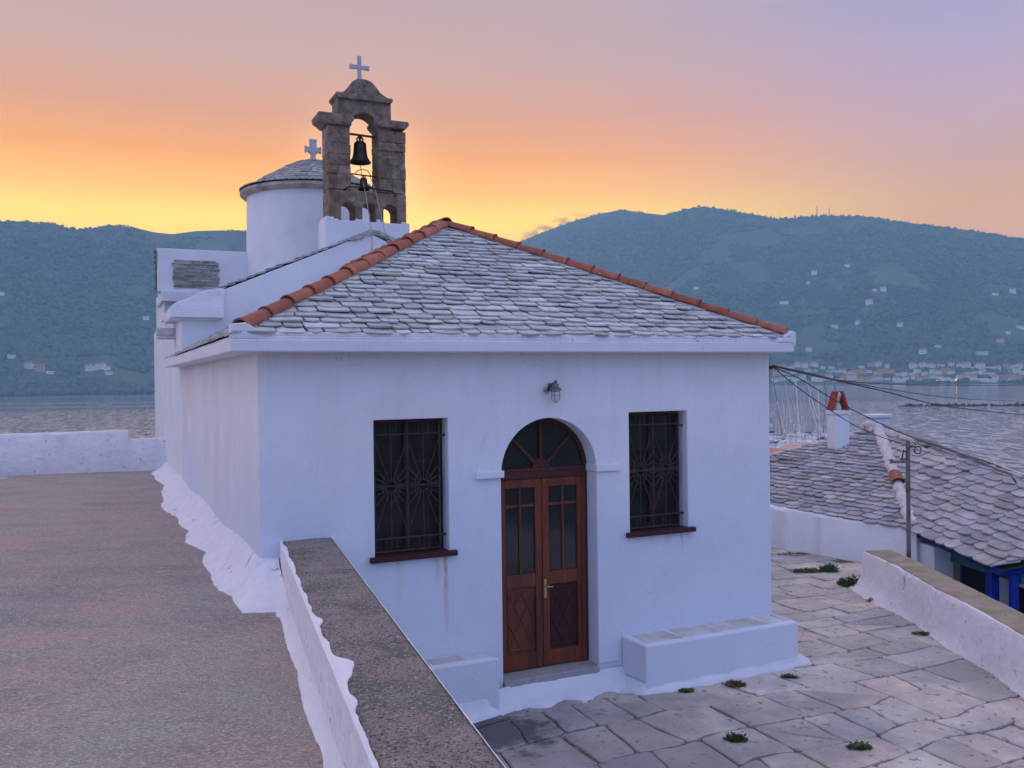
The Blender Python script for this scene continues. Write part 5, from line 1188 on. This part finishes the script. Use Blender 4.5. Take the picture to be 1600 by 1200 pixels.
_o = ['first', 'second', 'third', 'fourth', 'fifth', 'sixth', 'seventh', 'eighth', 'ninth', 'tenth', 'eleventh', 'twelfth', 'thirteenth', 'fourteenth', 'fifteenth', 'sixteenth', 'seventeenth', 'eighteenth', 'nineteenth']
ordw = _o + [t if k == 0 else t2 + '-' + _o[k - 1] for t, t2 in (('twentieth', 'twenty'), ('thirtieth', 'thirty'), ('fortieth', 'forty'), ('fiftieth', 'fifty')) for k in range(10)]
hillR = [(1088, 450, 3), (1324, 414, 3), (1272, 427, 1), (1263, 441, 3), (1225, 473, 6), (1367, 452, 3), (1380, 453, 1), (1358, 473, 0), (1340, 505, 1), (1304, 510, 3), (1406, 508, 1), (1582, 455, 1), (1555, 459, 3), (1264, 547, 1), (1442, 551, 0), (1465, 541, 3), (1563, 533, 4), (1534, 552, 6), (1575, 519, 3), (1596, 512, 6), (1510, 556, 3)]
hillL = [(2, 459, 3), (18, 557, 3), (45, 574, 1), (139, 577, 1), (148, 575, 3), (157, 574, 0), (166, 575, 3), (170, 583, 3), (228, 497, 3), (62, 578, 5), (78, 582, 3)]
rt = random.Random(19); town = {'upper': [], 'middle': [], 'waterfront': []}
def spaced(row, x0, x1, y, dx, dens):
    x = x0
    while x < x1:
        if rt.random() < dens: town[row].append((x, y + rt.uniform(-2.5, 2.5), rt.choices([0, 1, 2, 3, 4, 5, 6], [6, 4, 3, 3, 1, 1, 1.5])[0]))
        x += dx * rt.uniform(.7, 1.4)
spaced('upper', 1222, 1610, 572, 13, .75); spaced('middle', 1215, 1610, 582, 11, .92); spaced('waterfront', 1212, 1612, 592, 10, .95)
def place(p, kind, label, group, sc, rz):
    e = protos[kind][0]; HP.append((p.x, p.y, sc * (1.4 if kind == 6 else 1)))
    if kind not in used: used.add(kind); c = e
    else: c = copy_tree(e, km)
    c.location = p; c.rotation_euler = (0, 0, rz); c.scale = (sc, sc, sc); c['label'] = label; c['category'] = 'house'; c['group'] = group
def facing(p): return -math.atan2(p.x, p.y)
for i, (x, y, k) in enumerate(sorted(hillR, key=lambda t: t[1])):
    p = on_hill(x, y + 2); place(p, k, '%s on right hillside, %s from the top' % (words[k], ordw[i]), 'houses scattered on the right hillside', rt.uniform(1.0, 1.35), facing(p) + rt.uniform(-.5, .5))
for i, (x, y, k) in enumerate(sorted(hillL)):
    p = on_hill(x, y + 2); place(p, k, '%s on left shore hillside, %s from the left' % (words[k], ordw[i]), 'houses on the left hillside', rt.uniform(1.0, 1.35), facing(p) + rt.uniform(-.5, .5))
for row, L_ in town.items():
    for i, (x, y, k) in enumerate(L_):
        p = on_hill(x, y + 3); place(p, k, '%s, %s from left, %s row, town across bay' % (words[k], ordw[i], row), 'houses of the town across the bay', rt.uniform(.85, 1.2), facing(p) + rt.uniform(-.4, .4))
for k in range(7):
    if k not in used:
        p = on_hill(1440 + k * 9, 590); place(p, k, words[k] + ' tucked among the waterfront houses', 'houses of the town across the bay', 1, facing(p))
# woodland on the hills, thousands of crowns: one mass
rng = np.random.default_rng(3); NT = 68000
ta = rng.uniform(-.64, .60, NT); tq = rng.uniform(.012, 1.04, NT); tr_ = shore(ta) + tq * (ridge_r(ta) - shore(ta)); tx, ty = tr_ * np.sin(ta), tr_ * np.cos(ta)
clear = fbm(tx / 170, ty / 170, 6, 4); keep = (clear > -.15) & ~((np.abs(ta - .1) < .16) & (tq < 0.0)); keep &= ~((ta > .27) & (tq < .05) & (rng.random(NT) < .75))
keep |= (tq > .985) & (rng.random(NT) < .8) & (np.sin(ta * 60) + np.sin(ta * 23 + 1) > .3)
for (hx, hy, hs) in HP:
    az0 = math.atan2(hx, hy); r0h = math.hypot(hx, hy); dr = tr_ - r0h; dl = (ta - az0) * r0h
    keep &= ~((np.abs(dl) < 10 * hs) & (dr > -34 * hs) & (dr < 9))
ta, tr_, tx, ty = ta[keep], tr_[keep], tx[keep], ty[keep]; th_ = hill_h(tr_, ta); n = len(ta)
import bmesh
bm = bmesh.new(); bmesh.ops.create_icosphere(bm, subdivisions=1, radius=1); iv = np.array([v.co[:] for v in bm.verts]); itf = np.array([[v.index for v in f.verts] for f in bm.faces]); bm.free()
tqk = tq[keep]; sz = (rng.uniform(2.8, 6.8, n) * np.where(tqk > .95, .62, 1))[:, None, None]; vv_ = iv[None] * sz * (1 + rng.uniform(-.28, .28, (n, len(iv), 1))); vv_[:, :, 2] *= rng.uniform(.7, 1.15, (n, 1)); vv_ += np.stack([tx, ty, th_ + sz[:, 0, 0] * .35], -1)[:, None]
tn = np.repeat((rng.uniform(.82, 1.2, (n, 1)) * np.array([[1, 1, 1]]) * (1 + rng.uniform(-.12, .12, (n, 3)))), len(iv), 0)
tag(np_mesh('hillside_woodland', vv_.reshape(-1, 3), (itf[None] + (np.arange(n) * len(iv))[:, None, None]).reshape(-1, 3), M_wood_crown, True, tn), 'dark green woodland covering the hills across the bay', 'woodland', kind='stuff')
# shore lamps that are lit
for i, (x, y, lb) in enumerate(((1491, 596, 'bright lit street lamp on the far waterfront'), (1461, 597, 'faint lit lamp left of the bright one on the far quay'), (1470, 598, 'small lit lamp between two others on the far quay'))):
    p = on_hill(x, y + 3); e = empty('shore_lamp', p, 0, lb, 'street lamp', 'lit lamps on the far waterfront'); MB().tube([(0, -6, -2), (0, -6, 5)], .12, 6).build('lamp_post', M_lampm, e); s_ = .55 if i == 0 else .3; MB().lathe([(.1, -s_), (s_, 0), (.1, s_)], (0, -6, 5.4), 10).build('lamp_globe', M_flame, e, smooth=True)
# breakwater
a, b = on_z(1405, 635, SEA), on_z(1720, 634, SEA); r = random.Random(2); m_ = MB(); n = 170
for k in range(n):
    c = a.lerp(b, k / n) + Vector((r.uniform(-.6, .6), r.uniform(-2, 2), r.uniform(-.3, .9) if k > 6 else -.2)); s_ = r.uniform(.7, 1.5)
    vs = [(c.x + x * s_ * r.uniform(.7, 1.2), c.y + y * s_ * r.uniform(.7, 1.2), c.z + z * s_ * r.uniform(.6, 1)) for x, y, z in iv]; m_.add(vs, [tuple(f) for f in itf], (r.uniform(.5, 1),) * 3)
tag(m_.build('breakwater', mat('breakwater_rock', (.07, .065, .07), (.12, .11, .11), scale=.6, tint=True)), 'long low dark rock breakwater lying in the bay', 'breakwater')

# ================================================================== MARINA
def sailboat(L, mh, hull, cover):
    e = empty('sailboat', (0, 0, -400)); b = MB(); n = 12; vs = []; fs = []
    for i in range(n + 1):
        q = i / n; w = L * .15 * math.sin(PI * min(1, .18 + q * .82)) ** .6 if q < 1 else .02; x = -L / 2 + L * q; zt = 1.15 + .35 * q * q
        vs += [(x, -w, zt), (x, -w * .8, .2), (x, 0, -.35), (x, w * .8, .2), (x, w, zt)]
    for i in range(n):
        for k in range(4): fs.append((i * 5 + k, i * 5 + k + 1, (i + 1) * 5 + k + 1, (i + 1) * 5 + k))
        fs.append((i * 5 + 4, i * 5, (i + 1) * 5, (i + 1) * 5 + 4))
    fs += [(0, 1, 2, 3, 4), tuple(n * 5 + k for k in range(5))]
    b.add(vs, fs); b.build('hull', hull, e)
    MB().prism([(-L * .22, 1.1), (L * .2, 1.1), (L * .14, 1.65), (-L * .2, 1.75)], -L * .08, L * .08).build('cabin', M_hullw, e, bevel=.08)
    MB().tube([(L * .06, 0, 1), (L * .06, 0, mh)], [.09, .06], 8).build('mast', M_mast, e)
    bo = MB().tube([(L * .05, 0, 2.6), (-L * .36, 0, 2.5)], .08, 6).build('boom', M_mast, e)
    MB().tube([(L * .04, 0, 2.85), (-L * .15, 0, 2.8), (-L * .34, 0, 2.68)], [.28, .24, .12], 8).build('sail_cover', cover, bo)
    MB().tube([(L * .5, 0, 1.5), (L * .07, 0, mh - .4)], .075, 6).build('furled_jib', cover, e)
    st = MB(); st.tube([(-L * .48, 0, 1.2), (L * .055, 0, mh)], .03, 4)
    for s_ in (-1, 1): st.tube([(L * .04, s_ * L * .13, 1.2), (L * .06, s_ * .9, mh * .55), (L * .06, 0, mh - .3)], .03, 4)
    st.tube([(L * .06, -.9, mh * .55), (L * .06, .9, mh * .55)], .04, 4); st.build('rigging', M_mast, e); return e
bp = [sailboat(12, 17, M_hullw, M_canvas), sailboat(10.5, 14.5, M_hullb, M_hullw), sailboat(13, 18, M_hullw, M_hullw)]
km = kid_map(); rbm = random.Random(31); ub_ = set()
bx = [1207, 1213, 1219, 1226, 1231, 1237, 1243, 1249, 1254, 1260, 1266, 1272, 1279, 1286, 1294, 1303]
for i, x in enumerate(bx):
    y = 700 + rbm.uniform(-9, 14) - (x - 1207) * .10; p = on_z(x, y, SEA); k = rbm.choice([0, 1, 2, 2, 0])
    if k not in ub_: ub_.add(k); c = bp[k]
    else: c = copy_tree(bp[k], km)
    c.location = p; c.rotation_euler = (0, rbm.uniform(-.02, .02), rbm.uniform(-.5, .5) + (1.2 if rbm.random() < .6 else -1.4)); s_ = rbm.uniform(.78, 1.0); c.scale = (s_, s_, s_)
    nm = {0: 'white sailboat with blue sail cover', 1: 'blue-hulled sailboat with white sail cover', 2: 'tall white sailboat with white sail cover'}[k]
    tag(c, '%s, %s mast from the left in the marina' % (nm, ordw[i]), 'sailboat', 'sailboats moored in the marina')
# two quay sheds by the boats
for (x, y, m1, lb) in ((1252, 728, M_fp, 'pinkish flat-roofed quay building behind the slate roof'), (1214, 736, M_hullr, 'low terracotta roofed quay shed next to the chapel edge')):
    p = on_z(x, y, SEA + 1); e = empty('quay_shed', p, .3, lb, 'shed'); MB().box(-4, 4, -3, 3, -3, 2.6).build('wall', M_fp, e); MB().prism([(-4.4, 2.6), (4.4, 2.6), (0, 4)], -3.4, 3.4).build('roof', m1, e)
    MB().box(-.6, .6, -3.05, -2.9, 0, 2).build('door', M_fd, e)

# ================================================================== AIR
hz = MB().box(-6200, 6200, -3000, 5900, SEA - 4, 590).build('haze', M_fw)
hm = bpy.data.materials.new('haze'); hm.use_nodes = True; N = hm.node_tree.nodes; N.remove(N['Principled BSDF']); pvn = N.new('ShaderNodeVolumePrincipled')
pvn.inputs['Color'].default_value = (.42, .74, .94, 1); pvn.inputs['Density'].default_value = .00019; pvn.inputs['Anisotropy'].default_value = 0.0
hm.node_tree.links.new(pvn.outputs[0], N['Material Output'].inputs['Volume']); hz.data.materials.clear(); hz.data.materials.append(hm); tag(hz, 'thin blue evening haze over the bay and hills', 'haze', kind='stuff')
